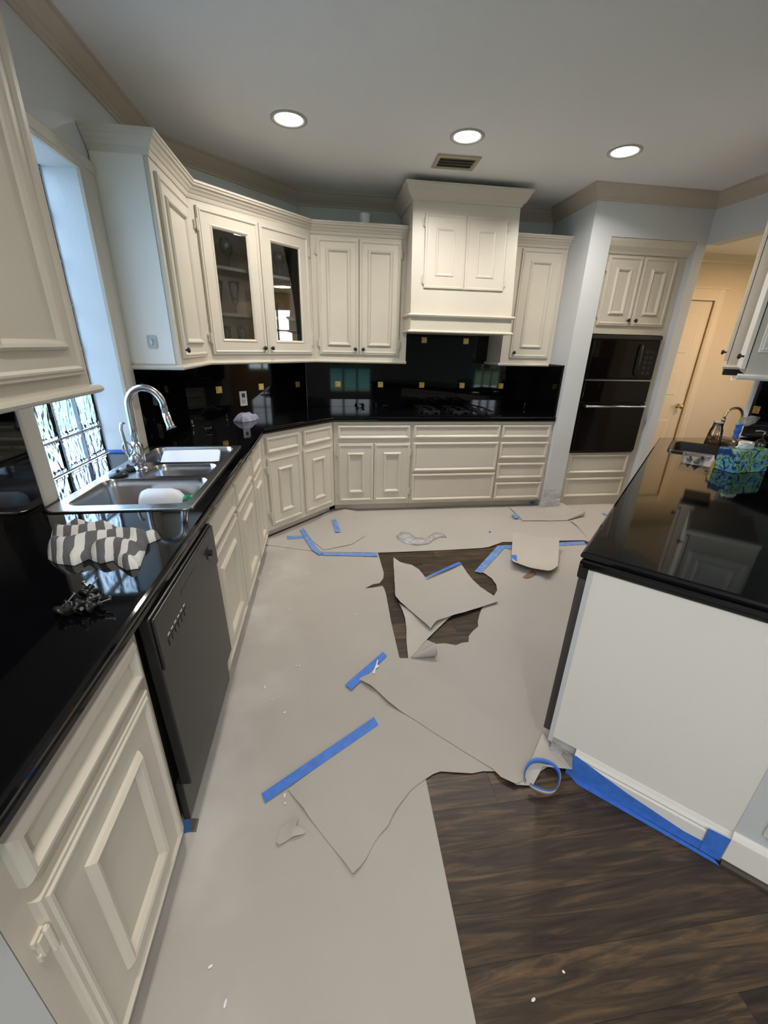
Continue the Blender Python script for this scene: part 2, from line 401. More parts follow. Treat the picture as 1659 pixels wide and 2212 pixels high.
# ---- floor with oak planks
fl = struct('floor', MB().box(-1.3, 6.2, -4.2, 4.6, -.06, -.012), QR)
PM = {}
rr = random.Random(5); y = -.93; row = 0
while y < 4.35:
    x = -1.05-rr.uniform(0, 1.0)
    while x < 5.6:
        ln = rr.choice((.9, 1.2, 1.5)); x2 = min(x+ln, 5.7); x1 = max(x, -1.06)
        hid = (y < -.2) or x1 > 3.4
        if x2-x1 > .1 and not (x1 > 3.25 and y < 2.6) and not (y > 3.75 and x1 < 3.0):
            k = round(x2-x1, 2)
            if k not in PM:
                PM[k] = MB().box(-k/2+.0003, k/2-.0003, -.0647, .0647, -.012, 0).mesh('plank'); PM[k].materials.append(WOOD)
            obj('plank', PM[k], WOOD, fl, ((x1+x2)/2, y+.065, 0))
        x = x2
    y += .13; row += 1
obj('far_planking', MB().box(-1.06, 5.9, -4.0, -.935, -.012, 0).box(3.3, 5.9, -.93, 2.5, -.012, 0), WOOD, fl)['kind'] = 'stuff'
# ---- ceiling
struct('ceiling', MB().box(-1.25, 6.2, -4.2, 4.5, H, H+.1), CEIL)
# ---- walls
wl = MB(); T = .17
wl.box(XW-T, XW, -4.1, 1.68, 0, H).box(XW-T, XW, 2.43, 3.46, 0, H).box(XW-T, XW, 1.68, 2.43, 0, .862).box(XW-T, XW, 1.68, 2.43, 2.20, H)
struct('wall_left', wl, WALL)
wd = MB(); wd.prism([(XW, 3.393), (-.18, 4.278), (-.18-.1, 4.278+.1), (XW-.17, 3.393+.03)], 0, H)
struct('wall_diagonal', wd, WALL)
struct('wall_back', MB().box(-.30, 2.30, YB, YB+.12, 0, H), WALL)
wo = MB().box(2.15, 2.33, 3.61, YB, 0, H).box(2.33, 3.11, 3.61, 3.73, 2.355, H).box(3.11, 3.2, 3.61, YB+.12, 0, H).box(2.3, 3.11, 4.2, 4.32, 0, H)
ow = struct('wall_oven', wo, WALL)
wr = MB().box(3.2, 3.32, 2.81, 3.61, 2.34, H).box(3.2, 3.32, 1.75, 2.81, 0, H)
struct('wall_right', wr, WALL)
# hall behind the opening
struct('wall_hall', MB().box(3.2, 3.30, 4.4, 4.5, 0, H).box(4.255, 5.9, 4.4, 4.5, 0, 2.44).box(3.3, 4.255, 4.4, 4.5, 2.04, 2.44).box(3.25, 4.3, 4.47, 4.52, 0, 2.1), HALLW)  # last box: unseen backing added behind the door to block leaking sky
struct('wall_hall_end', MB().box(5.6, 5.7, 2.0, 2.75, 0, 2.44).box(5.6, 5.7, 3.35, 4.4, 0, 2.44).box(5.6, 5.7, 2.75, 3.35, 0, .9).box(5.6, 5.7, 2.75, 3.35, 2.15, 2.44), HALLW)
struct('wall_hall_near', MB().box(3.32, 5.7, 1.95, 2.05, 0, H), WALL)
struct('ceiling_hall', MB().box(3.32, 5.7, 2.05, 4.4, 2.44, 2.52), WHITE)
# rooms behind the camera: windows towards garden
wf = MB().box(-1.2, .15, -4.1, -4.0, 0, H).box(1.35, 4.5, -4.1, -4.0, 0, H).box(5.3, 6.2, -4.1, -4.0, 0, H)
for a_, b_ in ((.15, 1.35), (4.5, 5.3)): wf.box(a_, b_, -4.1, -4.0, 2.3, H).box(a_, b_, -4.1, -4.0, 0, .2)
struct('wall_front', wf, WALL)
we = MB().box(6.0, 6.1, -4.1, -3.0, 0, H).box(6.0, 6.1, -2.5, 2.0, 0, H).box(6.0, 6.1, -3.0, -2.5, 0, .6).box(6.0, 6.1, -3.0, -2.5, 2.2, H)
struct('wall_east', we, WALL)
# mullions of the far windows
k = 2
for x0, x1 in ((.15, 1.35), (4.5, 5.3)):
    mb = MB()
    for i in range(4):
        x = x0+(x1-x0)*i/3; mb.box(x-.03, x+.03, -4.07, -4.02, .2, 2.3)
    for z in (.2, .9, 1.6, 2.27): mb.box(x0, x1, -4.06, -4.03, z, z+.035)
    struct('window_%d' % k, mb, WHITE); k += 1
mb = MB()
for y in (-3.0, -2.5): mb.box(6.02, 6.07, y-.03, y+.03, .6, 2.2)
for z in (.6, 1.4, 2.16): mb.box(6.03, 6.06, -3.0, -2.5, z, z+.035)
struct('window_4', mb, WHITE)
mb = MB()
for y in (2.75, 3.05, 3.35): mb.box(5.63, 5.67, y-.02, y+.02, .9, 2.15)
for z in (.9, 1.3, 1.72, 2.12): mb.box(5.63, 5.67, 2.75, 3.35, z, z+.03)
struct('window_5', mb, WHITE)
# garden outside
struct('ground', MB().box(-30, 30, -60, 30, -.5, -.35), LAWN)
tag(obj('swimming_pool', MB().prism(rrect(-3, 6, -24, -11, 2.5), -.35, -.20), POOL), 'turquoise swimming pool in the garden behind the front windows', 'pool')
mb = MB()
for i in range(26):
    a = i/25; x = -14+30*a; mb.lathe([(.2, -.4), (1.6, .3), (2.0, 1.6), (1.4, 2.9), (.3, 3.4)], (x, -29+1.2*math.sin(i*2.3), 0), seg=9)
tag(obj('garden_hedge', mb, HEDGE), 'green garden hedge beyond the swimming pool', 'hedge')
tag(obj('bounce_ground', MB().box(-6, -1.4, -6, 8, -.35, -.33), BOUNCE_GROUND), 'added pale ground brightening the glass block window from outside', 'path')  # unseen pale ground, added to brighten what the glass blocks refract

# ---- ceiling crown, baseboards
CROWN = [(-.004, 2.585), (.010, 2.585), (.013, 2.600), (.020, 2.604), (.026, 2.612), (.040, 2.622), (.058, 2.640), (.070, 2.656), (.074, 2.664), (.084, 2.667), (.085, 2.6798), (-.004, 2.6798)]
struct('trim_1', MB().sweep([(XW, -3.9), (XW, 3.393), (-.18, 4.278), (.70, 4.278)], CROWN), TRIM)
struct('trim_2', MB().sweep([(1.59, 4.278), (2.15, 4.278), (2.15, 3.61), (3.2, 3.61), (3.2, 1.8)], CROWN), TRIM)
struct('trim_3', MB().sweep([(3.3, 4.4), (5.6, 4.4)], [(-.003, 2.37), (.01, 2.37), (.02, 2.39), (.05, 2.42), (.055, 2.439), (-.003, 2.439)]), HALLD)

# ---- glass block window over the sink
w1 = MB(); zs = [.916, 1.067, 1.259, 1.451, 1.643, 1.835, 2.027, 2.198]; ys = [1.682+.1872*i for i in range(5)]
for yy in ys: w1.box(-1.238, -1.209, yy-.004, yy+.004, .916, 2.199)
for zz in zs: w1.box(-1.238, -1.209, 1.682, 2.429, zz-.004, zz+.004)
win = struct('window_1', w1, GROUT)
BLK = {}
for j in range(7):
    for i in range(4):
        hh = round(zs[j+1]-zs[j]-.008, 4)
        if hh not in BLK:
            a = .0896
            rr_ = []
            for ins, d in ((0, .0), (0, .022), (.006, .028), (.014, .028), (.022, .022)):
                rr_.append([(d-.0, -a+ins, -hh/2+ins), (d, a-ins, -hh/2+ins), (d, a-ins, hh/2-ins), (d, -a+ins, hh/2-ins)])
            BLK[hh] = MB().rings(rr_).mesh('glass_block'); BLK[hh].materials.append(GBLOCK)
        obj('glass_block', BLK[hh], GBLOCK, win, (-1.236, (ys[i]+ys[i+1])/2, (zs[j]+zs[j+1])/2))
# casing (trim) around the window
CP = [(0, 0), (.014, .002), (.016, .02), (.022, .026), (.022, .078), (.018, .086), (.010, .090), (0, .092)]   # (proud, across)
def casing_v(y_in, sgn, z0, z1, w):
    return [[(XW+p, y_in+sgn*a*w/.092, z) for p, a in CP] for z in (z0, z1)]
cs = MB().rings(casing_v(2.43, 1, .916, 2.2, .144)).rings(casing_v(1.68, -1, .916, 2.2, .106))
cs.rings([[(XW+p*1.02, yy, 2.20+a*.75) for p, a in CP] for yy in (1.574, 2.574)])
struct('trim_4', cs, CASE)
tag(obj('jamb_tape', MB().box(-1.205, -1.066, 2.424, 2.4298, .9165, .928), TAPE), 'strip of blue tape along the foot of the glass block window jamb', 'tape')

# ================================================================== BASE CABINETS
XF, YF = -.482, 3.668
# left run: local x -> +y
def left_cab(label, y0, y1): return base_cab(label, (XF, y0, 0), R(90), y1-y0)
c = left_cab('cream cabinet with one drawer and one door between the dishwasher and the wall end', .385, .893)
drawer(c, .043, .472, .728, .836); door(c, .043, .472, .118, .688, a=.095, hinge='l')
c = left_cab('cream sink cabinet with two false drawers and two doors beside the dishwasher', 1.505, 2.552)
drawer(c, .026, .515, .712, .836); drawer(c, .556, 1.022, .712, .836)
door(c, .026, .515, .118, .688, a=.095, hinge='l'); door(c, .556, 1.022, .118, .688, a=.095, hinge='r')
c = left_cab('narrow cream cabinet between the sink cabinet and the angled corner', 2.554, 3.115)
drawer(c, .03, .385, .712, .836); door(c, .03, .385, .118, .688, a=.085)
# end wall stub next to the camera
struct('wall_stub', MB().box(XW, XF, .10, .383, 0, .864), WALL)
# diagonal
c = base_cab('cream angled corner cabinet with two drawers and two doors', (-.482, 3.123, 0), R(45), .771, depth=.5)
drawer(c, .034, .362, .715, .838); drawer(c, .41, .735, .715, .838)
door(c, .034, .362, .118, .676, a=.09, hinge='l'); door(c, .40, .735, .118, .676, a=.09)
# back run
c = base_cab('cream cabinet with a wide drawer over a pair of doors beside the angled corner', (.066, YF, 0), 0, .712)
drawer(c, .036, .695, .712, .838); door(c, .036, .362, .116, .674, a=.085, hinge='l'); door(c, .367, .702, .116, .674, a=.085, hinge='r')
c = base_cab('cream cabinet with three wide drawers under the cooktop', (.780, YF, 0), 0, .848)
for z0, z1 in ((.716, .84), (.400, .678), (.103, .376)): drawer(c, .014, .842, z0, z1)
c = base_cab('cream cabinet with four stacked drawers beside the oven wall', (1.630, YF, 0), 0, .518)
for z0, z1 in ((.713, .838), (.513, .675), (.31, .469), (.10, .271)): drawer(c, .008, .495, z0, z1)

# ================================================================== COUNTERTOP (continuous)
def slab(name, outline, edge, holes=(), M=GRAN):
    ed = MB(); rr = []
    for d, z in edge: rr.append([(x, y, z) for x, y in inset_poly(outline, d)])
    ed.rings(rr, False, False)
    top = inset_poly(outline, edge[0][0]); bot = inset_poly(outline, edge[-1][0])
    for pl, z, fl_ in ((top, edge[0][1], 0), (bot, edge[-1][1], 1)):
        v, t, _ = fill(pl, holes); b = len(ed.v); ed.v += [(x, y, z) for x, y in v]; ed.f += [tuple(i+b for i in (f[::-1] if fl_ else f)) for f in t]
    for h in holes:
        ed.rings([[(x, y, edge[0][1]) for x, y in h], [(x, y, edge[-1][1]) for x, y in h]], False, False)
    mb = ed
    me = mb.mesh(name); bm = bmesh.new(); bm.from_mesh(me); bmesh.ops.remove_doubles(bm, verts=bm.verts, dist=1e-5); bmesh.ops.recalc_face_normals(bm, faces=bm.faces); bm.to_mesh(me); bm.free()
    return me
EDGE = [(.010, .915), (.003, .912), (0, .905), (.001, .898), (.007, .893), (.002, .889), (.001, .878), (.006, .871), (.014, .868)]
OUT = [(XW+.002, .11), (-.449, .11), (-.449, 3.109), (.077, 3.635), (2.148, 3.635), (2.148, 4.276), (-.179, 4.276), (XW+.002, 3.391),
       (XW+.002, 2.426), (-1.205, 2.426), (-1.205, 1.684), (XW+.002, 1.684)]
SINKH = rrect(-1.005, -.515, 1.525, 2.525, .03)
ct = obj('kitchen_countertop', slab('kitchen_countertop', OUT, EDGE, [SINKH]), GRAN)
tag(ct, 'polished black granite countertop running along the sink, corner and cooktop', 'countertop')

# ================================================================== BACKSPLASH
def splash(label, loc, rz, boxes, tiles):
    P = thing('backsplash', label, 'backsplash', loc, rz)
    mb = MB()
    for x0, x1, z0, z1 in boxes: mb.box(x0, x1, -.02, -.001, z0, z1)
    obj('stone_panel', mb, BSPL, P)
    for u, z in tiles:
        t = ringmesh('gold_tile', .052, .052, [(0,0), (0,.003), (.008,.003), (.010,.001), (.012,.0035)])
        obj('gold_tile', t, GOLD, P, (u, -.0201, z))
    return P
splash('polished black backsplash behind the sink counter under the near wall cabinet', (XW, 0, 0), R(90), [(.11, 1.573, .916, 1.34)], [])
splash('polished black backsplash strip on the wall beyond the sink', (XW, 0, 0), R(90), [(2.576, 3.384, .916, 1.344)], [])
splash('polished black backsplash of the angled corner with gold tile insets', (XW, 3.393, 0), R(45), [(.012, 1.236, .916, 1.37)], [(.29, 1.137), (.702, 1.137), (1.125, 1.135)])
splash('polished black backsplash behind the cooktop with seven gold tile insets', (0, YB, 0), 0, [(-.172, .745, .916, 1.37), (.745, 1.64, .916, 1.62), (1.64, 2.128, .916, 1.37)],
       [(.133, 1.134), (.558, 1.134), (.982, 1.134), (1.407, 1.134), (1.829, 1.134), (.982, 1.556), (1.407, 1.556)])
splash('short polished black backsplash return on the side of the oven wall', (2.15, YB, 0), R(-90), [(.001, .625, .916, 1.37)], [])

# ================================================================== UPPER CABINETS
ZB, ZT = 1.372, 2.335
def upper(label, loc, rz, w, depth, z0=ZB, z1=ZT, name='wall_cabinet'):
    P = thing(name, label, 'cabinet', (loc[0], loc[1], z0), rz, 'cream wall cabinets'); h = z1-z0
    obj('cabinet_box', MB().box(0, w, 0, depth, 0, h), CREAM, P)
    return P
def udoor(P, u0, u1, z0, z1, **k): return door(P, u0, u1, z0-P.location.z, z1-P.location.z, **k)
# near left
c = upper('cream wall cabinet near the window with a light rail along its base', (-.80, .30, 0), R(90), 1.297, .263, 1.352, 2.43)
udoor(c, .80, 1.258, 1.390, 2.38, a=.075); udoor(c, .33, .788, 1.390, 2.38, a=.075)
RAILP = [(-.004, 1.326), (.018, 1.326), (.026, 1.331), (.029, 1.339), (.026, 1.347), (.018, 1.352), (-.004, 1.352)]
sh = lambda dz: [(o, z+dz) for o, z in RAILP]
rl = obj('light_rail', MB().sweep([(-.80, .3), (-.80, 1.597), (XW+.003, 1.597)], RAILP), CREAM, None); tag(rl, 'rounded cream light rail under the near wall cabinet', 'moulding')
# far left
c = upper('tall narrow cream wall cabinet with a plain white end panel beside the window', (-.80, 2.577, 0), R(90), .600, .262)
udoor(c, .045, .56, 1.405, 2.268, a=.075, knob='l')
obj('end_panel', MB().box(-.004, 0, .022, .258, .004, .966), WHITE, c)
# diagonal glass cabinet
GW = 1.018; P = thing('glass_door_cabinet', 'cream angled corner wall cabinet with two glass doors', 'cabinet', (-.80, 3.18, ZB), R(45), 'cream wall cabinets')
hh = ZT-ZB; mb = MB()
mb.box(0, .135, 0, .02, 0, hh).box(.42, .60, 0, .02, 0, hh).box(.875, GW, 0, .02, 0, hh).box(.135, .42, 0, .02, 0, .13).box(.60, .875, 0, .02, 0, .13).box(.135, .42, 0, .02, .82, hh).box(.60, .875, 0, .02, .82, hh)
obj('face_frame', mb, CREAM, P)
obj('cabinet_interior', MB().box(0, GW, .32, .334, 0, hh).box(0, .02, .02, .32, 0, hh).box(GW-.02, GW, .02, .32, 0, hh).box(.02, GW-.02, .02, .32, 0, .02).box(.02, GW-.02, .02, .32, hh-.02, hh), DARKW, P)
for z in (.318, .608): obj('shelf', MB().box(.021, GW-.021, .024, .319, z-.02, z), CREAM, P)
for u0, u1, kn, hg in ((.045, .507, 'r', 'l'), (.514, .985, 'l', 'r')):
    d = obj('glass_door', ringmesh('glass_door', u1-u0, .868, GPROF, False), CREAM, P, ((u0+u1)/2, 0, (1.415+2.283)/2-ZB))
    obj('glass_pane', MB().box(-(u1-u0)/2+.1, (u1-u0)/2-.1, -.006, -.003, -.335, .335), PANE, d)
    obj('knob', KNOB, KNOBM, d, ((u1-u0)/2-.032 if kn == 'r' else -(u1-u0)/2+.032, -.014, -.434+.045))
    for zz in (-.33, .33): obj('hinge', HINGE, CREAM, d, (-(u1-u0)/2-.005 if hg == 'l' else (u1-u0)/2+.005, 0, zz))
# back left
c = upper('cream wall cabinet with two narrow raised panel doors beside the range hood', (-.080, 3.92, 0), 0, .820, .355)
udoor(c, .052, .392, 1.418, 2.293, a=.068, knob='r', hinge='l'); udoor(c, .398, .748, 1.418, 2.293, a=.068, knob='l', hinge='r')
# back right
c = upper('single door cream wall cabinet between the range hood and the oven wall', (1.645, 3.92, 0), 0, .503, .355)
udoor(c, .082, .462, 1.42, 2.30, a=.085, knob='l')
# light rail + crown along the corner cabinets
UPATH = [(XW+.003, 2.577), (-.80, 2.577), (-.80, 3.18), (-.08, 3.90+.02), (.712, 3.92)]
o = obj('light_rail', MB().sweep([(XW+.022, 2.577)]+UPATH[1:-1]+[(.742, 3.92)], sh(.020)), CREAM); tag(o, 'cream light rail running under the corner wall cabinets', 'moulding')
o = obj('light_rail', MB().sweep([(1.645, 4.256), (1.645, 3.92), (2.127, 3.92)], sh(.020)), CREAM); tag(o, 'short cream light rail under the single door wall cabinet', 'moulding')
UC = [(-.004, 2.312), (.006, 2.312), (.010, 2.320), (.014, 2.334), (.020, 2.338), (.028, 2.350), (.038, 2.358), (.044, 2.370), (.054, 2.373), (.056, 2.384), (.062, 2.386), (.062, 2.398), (-.004, 2.398)]
o = obj('cabinet_crown', MB().sweep(UPATH, UC), CREAM); tag(o, 'stepped cream crown moulding on top of the corner wall cabinets', 'moulding')
o = obj('cabinet_crown', MB().sweep([(1.60, 3.92), (2.147, 3.92)], UC), CREAM); tag(o, 'stepped cream crown moulding on the single door wall cabinet', 'moulding')
o = obj('cabinet_crown', MB().sweep([(-.80, .3), (-.80, 1.597), (XW+.003, 1.597)], [(a, z+.085) for a, z in UC]), CREAM); tag(o, 'cream crown moulding on top of the near wall cabinet', 'moulding')

# ---- range hood
P = thing('range_hood', 'large cream range hood with two panel doors and a crown top', 'range hood', (.715, YB, 1.606), 0)
HW = .868; D0, D1 = .645, .535   # depth at bottom/top
def hy(z): return -(D0-.012) + (D0-.012-D1)*(z-.14)/(.985-.14)
obj('hood_body', MB().prism_x([(-.361, 0), (-D0, 0), (-D0, .13), (-(D0-.012), .14), (-D1, .985), (-.361, .985)], 0, HW).box(.03, HW, -.361, -.022, .001, .795).box(0, HW, -.361, -.001, .795, .985), CREAM, P)
def uwrap(prof): return MB().sweep([(0, -.37), (0, -D0), (HW, -D0), (HW, -.37)], prof)
obj('ledge_moulding', uwrap([(-.02, .118), (.012, .118), (.022, .126), (.024, .133), (.018, .140), (-.03, .146)]), CREAM, P)
obj('base_moulding', uwrap([(-.02, .0005), (.016, .0005), (.022, .006), (.020, .014), (.008, .020), (-.02, .022)]), CREAM, P)
obj('crown', MB().sweep([(0, -.004), (0, -D1-.005), (HW, -D1-.005), (HW, -.004)], [(-.02, .930), (.008, .930), (.014, .944), (.030, .956), (.048, .985), (.060, 1.012), (.070, 1.018), (.072, 1.034), (-.02, 1.034)]), CREAM, P)
tilt = math.atan((D0-.012-D1)/(.985-.14))
for u0, u1, hg in ((.100, .431, 'l'), (.437, .770, 'r')):
    zc = (.326+.846)/2
    o = obj('door', ringmesh('door', u1-u0, .52, [(0,0), (0,.010), (.003,.013), (.014,.014), (.020,.010), (.088,.010), (.092,.014), (.100,.016), (.108,.012), (.112,.009)]), CREAM, P, ((u0+u1)/2, hy(zc)+.001, zc), (-tilt, 0, 0))
    for zz in (-.2, .2): obj('hinge', HINGE, CREAM, o, (-(u1-u0)/2-.005 if hg == 'l' else (u1-u0)/2+.005, .003, zz))

# ---- oven tower
P = thing('oven_cabinet', 'cream built in oven tower with two doors above and two drawers below', 'cabinet', (2.332, 3.68, 0), 0)
mb = MB().box(0, .776, 0, .02, 0.003, .555).box(0, .776, 0, .02, 1.64, 2.30).box(0, .035, 0, .02, .555, 1.64).box(.730, .776, 0, .02, .555, 1.64)
mb.box(0, .02, .02, .5, .003, 2.3).box(.756, .776, .02, .5, .003, 2.3).box(.02, .756, .02, .5, .54, .555).box(.02, .756, .02, .5, 1.64, 1.655)
obj('face_frame', mb, CREAM, P)
obj('top_moulding', MB().prism_x([(0, 2.25), (-.012, 2.252), (-.02, 2.268), (-.045, 2.30), (-.06, 2.335), (-.064, 2.353), (.02, 2.353), (.02, 2.25)], 0, .776), CREAM, P)
door(P, .053, .372, 1.708, 2.252-.012, a=.085, knob='r', hinge='l'); door(P, .379, .696, 1.708, 2.24, a=.085, knob='l')
drawer(P, .055, .698, .344, .542); drawer(P, .055, .698, .094, .297)
P = thing('wall_oven', 'black glass double wall oven with chrome handles built into the cream tower', 'oven', (2.371, 3.678, .563), 0)
obj('oven_body', MB().box(.004, .676, -.004, .45, 0.002, 1.066), BLACKA, P)
obj('top_trim', MB().box(0, .682, -.03, -.004, 1.035, 1.069), BLACKP, P, bevel=.004)
obj('microwave_door', MB().box(.01, .50, -.035, -.004, .70, 1.03), BGLASS, P, bevel=.006)
obj('control_panel', MB().box(.505, .672, -.03, -.004, .70, 1.03), BGLASS, P, bevel=.004)
for i in range(5):
    for j in range(2): obj('button', MB().box(.545+.05*j, .58+.05*j, -.0312, -.03, .74+.045*i, .765+.045*i), BLACKA, P)
obj('microwave_handle', MB().tube([(.478, -.035, .73), (.478, -.06, .75), (.478, -.062, .86), (.478, -.06, .98), (.478, -.035, 1.0)], .008), BLACKA, P, smooth=True)
obj('chrome_strip', MB().box(.01, .672, -.034, -.004, .680, .690), STEELD, P)
obj('control_strip', MB().box(.01, .672, -.028, -.004, .49, .675), BGLASS, P, bevel=.003)
obj('oven_door', MB().box(.01, .672, -.035, -.004, .02, .480), BGLASS, P, bevel=.006)
h = obj('oven_handle', MB().tube([(.035, -.072, .452), (.647, -.072, .452)], .010), STEELD, P, smooth=True)
for x in (.05, .63): obj('handle_bracket', MB().box(x-.012, x+.012, -.075, -.034, .440, .466), STEELD, h, bevel=.004)

# ---- damaged drywall at the foot of the oven wall corner (baseboard pulled off)
mb = MB(); rr = random.Random(9)
pts = [(2.1485, 3.62), (2.1485, 3.606), (2.20, 3.6065), (2.26, 3.607), (2.325, 3.607)]
rows = []
for z in [.0, .04, .08, .12, .16, .19]:
    rows.append([(x+(-1 if i < 2 else 0)*rr.uniform(0, .008), y-(0 if i == 0 else rr.uniform(0, .008)), z+(.0 if z == 0 else rr.uniform(-.02, .02))) for i, (x, y) in enumerate(pts)])
for j in range(5):
    n0 = len(mb.v)
    mb.add(rows[j]+rows[j+1], [(i, i+1, i+6, i+5) for i in range(4)])
o = obj('torn_drywall_patch', mb, PLASTER, ow)
sd = o.modifiers.new('thickness', 'SOLIDIFY'); sd.thickness = .003

# ================================================================== DISHWASHER
P = thing('dishwasher', 'black dishwasher with its door slightly ajar under the counter', 'dishwasher', (XF, .897, 0), R(90))
obj('tub', MB().box(.003, .602, .004, .56, .09, .852), BLACKP, P)
dr = obj('door', MB().box(.004, .600, -.030, 0, -.60, 0), BLACKA, P, (0, -.006, .862), (R(-1.2), 0, 0), bevel=.004)
obj('control_panel', MB().box(.008, .596, -.038, -.030, -.165, -.006), BLACKP, dr, bevel=.006)
for i in range(6): obj('button', MB().box(.06+.026*i, .08+.026*i, -.0395, -.038, -.125, -.105), BLACKA, dr)
for i in range(6): obj('button_mark', MB().box(.062+.026*i, .076+.026*i, -.0386, -.038, -.095, -.091), WHITEP, dr)
obj('latch_slot', MB().box(.2, .36, -.0386, -.038, -.06, -.045), BLACKA, dr)
obj('dial', MB().lathe([(.026, .038), (.026, .040), (.012, .041), (.012, .052), (.010, .054)], (.50, 0, -.075), axis='y', seg=16), BLACKP, dr)
obj('lower_panel', MB().box(.006, .598, -.022, 0, .10, .262), BLACKA, P, bevel=.003)
obj('toe_panel', MB().box(.01, .594, .04, .06, .003, .10), BLACKP, P)
obj('bracket', MB().box(.004, .02, -.02, .0, .864, .8675), STEEL, P)

# ================================================================== SINK
P = thing('kitchen_sink', 'stainless steel triple bowl sink set into the black counter', 'sink', (0, 0, .915))
bowls = [(-.975, -.535, 1.562, 1.893, .145), (-.845, -.55, 1.925, 2.132, .14), (-.975, -.54, 2.168, 2.505, .19)]
SO = rrect(-1.020, -.503, 1.505, 2.543, .035)
hol = [rrect(a, b, c_, d, .05) for a, b, c_, d, _ in bowls]
mb = MB(); v, t, _ = fill(inset_poly(SO, .008), hol); mb.v = [(x, y, .007) for x, y in v]; mb.f = t
mb.rings([[(x, y, .0007) for x, y in SO], [(x, y, .0055) for x, y in inset_poly(SO, .002)], [(x, y, .007) for x, y in inset_poly(SO, .008)]], False, False)
obj('rim', mb, STEEL, P, smooth=False)
for (a, b, c_, d, dp), hp in zip(bowls, hol):
    rr_ = [[(x, y, .007) for x, y in hp], [(x, y, 0) for x, y in inset_poly(hp, .004)], [(x, y, -.03) for x, y in inset_poly(hp, .008)], [(x, y, -dp+.03) for x, y in inset_poly(hp, .016)], [(x, y, -dp+.008) for x, y in inset_poly(hp, .026)], [(x, y, -dp) for x, y in inset_poly(hp, .044)]]
    ob = obj('bowl', MB().rings(rr_, False, True), STEEL, P, smooth=True)
    obj('drain', MB().lathe([(.045, 0), (.045, .002), (.036, .003), (.030, -.001)], ((a+b)/2, (c_+d)/2, -dp+.0005), seg=20), STEELD, P)
# faucet
FX, FY, FZ = -.888, 2.049, .9222
P = thing('kitchen_faucet', 'tall brushed steel gooseneck pull down faucet at the sink', 'faucet', (FX, FY, FZ))
obj('base_plate', MB().lathe([(.036, 0), (.036, .006), (.030, .012), (.026, .016)], seg=24), STEEL, P, smooth=True)
obj('body', MB().lathe([(.0255, .012), (.0265, .05), (.0265, .115), (.022, .125), (.015, .135)], seg=24), STEEL, P, smooth=True)
arc = [(0, 0, .12), (0, 0, .20), (0, 0, .28)]
for k in range(1, 14):
    a = math.pi*k/14*1.02; arc.append((.074-.074*math.cos(a), .012*k/14, .295+.082*math.sin(a)))
arc += [(.150, .014, .262)]
obj('spout', MB().tube(arc, .0155, 14), STEEL, P, smooth=True)
hd = [(.150, .014, .265), (.156, .014, .23), (.162, .014, .205), (.166, .014, .192)]
obj('spray_head', MB().tube(hd, [.0165, .0175, .018, .024], 16), STEEL, P, smooth=True)
lv = obj('lever', MB().tube([(-.01, -.025, .07), (-.015, -.055, .075), (-.017, -.060, .10), (-.024, -.062, .20), (-.020, -.058, .225), (-.008, -.05, .232)], .007, 10), STEEL, P, smooth=True)
obj('lever_loop', MB().tube([(-.015+.02*math.cos(a), -.058, .115+.028*math.sin(a)) for a in [2*math.pi*k/16 for k in range(17)]], .005, 8), STEEL, P, smooth=True)
obj('valve', MB().lathe([(.024, 0), (.026, .02), (.022, .034)], (-.0, -.026, .06), axis='y', seg=18), STEELD, P, smooth=True)
for (sx, sy), lab in ((PZ(255, 1024, .93), 'black rubber sink stopper lying on the sink deck, nearer the near bowl'), (PZ(277, 1012, .93), 'black rubber sink stopper lying against the faucet base')):
    o = obj('sink_stopper', MB().lathe([(.036, 0), (.040, .006), (.038, .012), (.022, .016), (.010, .018), (.009, .026), (.004, .028)], seg=24), BLACKP, None, (sx, sy, .9222), smooth=True)
    tag(o, lab, 'stopper', 'sink stoppers')
# things in the sink
P = thing('plastic_jug', 'white plastic jug with a green cap lying in the near sink bowl', 'jug', (-.715, 1.812, .835), R(-2))
obj('jug_body', MB().lathe([(.02, -.092), (.054, -.088), (.062, -.070), (.062, .030), (.054, .058), (.032, .080), (.026, .086)], axis='x', seg=20), WHITEP, P, smooth=True)
obj('cap', MB().lathe([(.031, .086), (.033, .09), (.033, .122), (.028, .126)], axis='x', seg=16), GREENP, P, smooth=True)
P = thing('spray_bottle', 'clear bottle with a red label lying in the near sink bowl', 'bottle', (-.885, 1.70, .8085), R(35))
obj('bottle_body', MB().lathe([(.01, -.08), (.033, -.078), (.036, -.06), (.036, .03), (.022, .06), (.013, .07)], axis='x', seg=16), BOTTLEM, P, smooth=True)
obj('bottle_label', MB().lathe([(.0368, -.05), (.0368, .01)], axis='x', seg=16, cap0=False, cap1=False), RED, P, smooth=True)
obj('cap', MB().lathe([(.014, .07), (.015, .075), (.015, .095), (.011, .098)], axis='x', seg=12), WHITEP, P, smooth=True)
o = obj('cutting_board', MB().prism(rrect(-.16, .14, -.11, .11, .02), -.009, .009), WHITEP, None, (-.735, 2.31, .876), (R(24), 0, R(4)), bevel=.003); tag(o, 'white plastic cutting board leaning in the far sink bowl', 'cutting board')
mb = MB()
for i in range(6):
    x = -.07+.028*i; mb.tube([(x, -.05, 0), (x, -.05, .10), (x, -.02, .115), (x, .05, .06), (x, .05, 0)], .003, 6)
for yy in (-.05, .05): mb.tube([(-.08, yy, .01), (.08, yy, .01)], .003, 6)
o = obj('dish_rack', mb, BLACKP, None, (-.615, 2.39, .727)); tag(o, 'small black wire dish rack in the far sink bowl', 'dish rack')

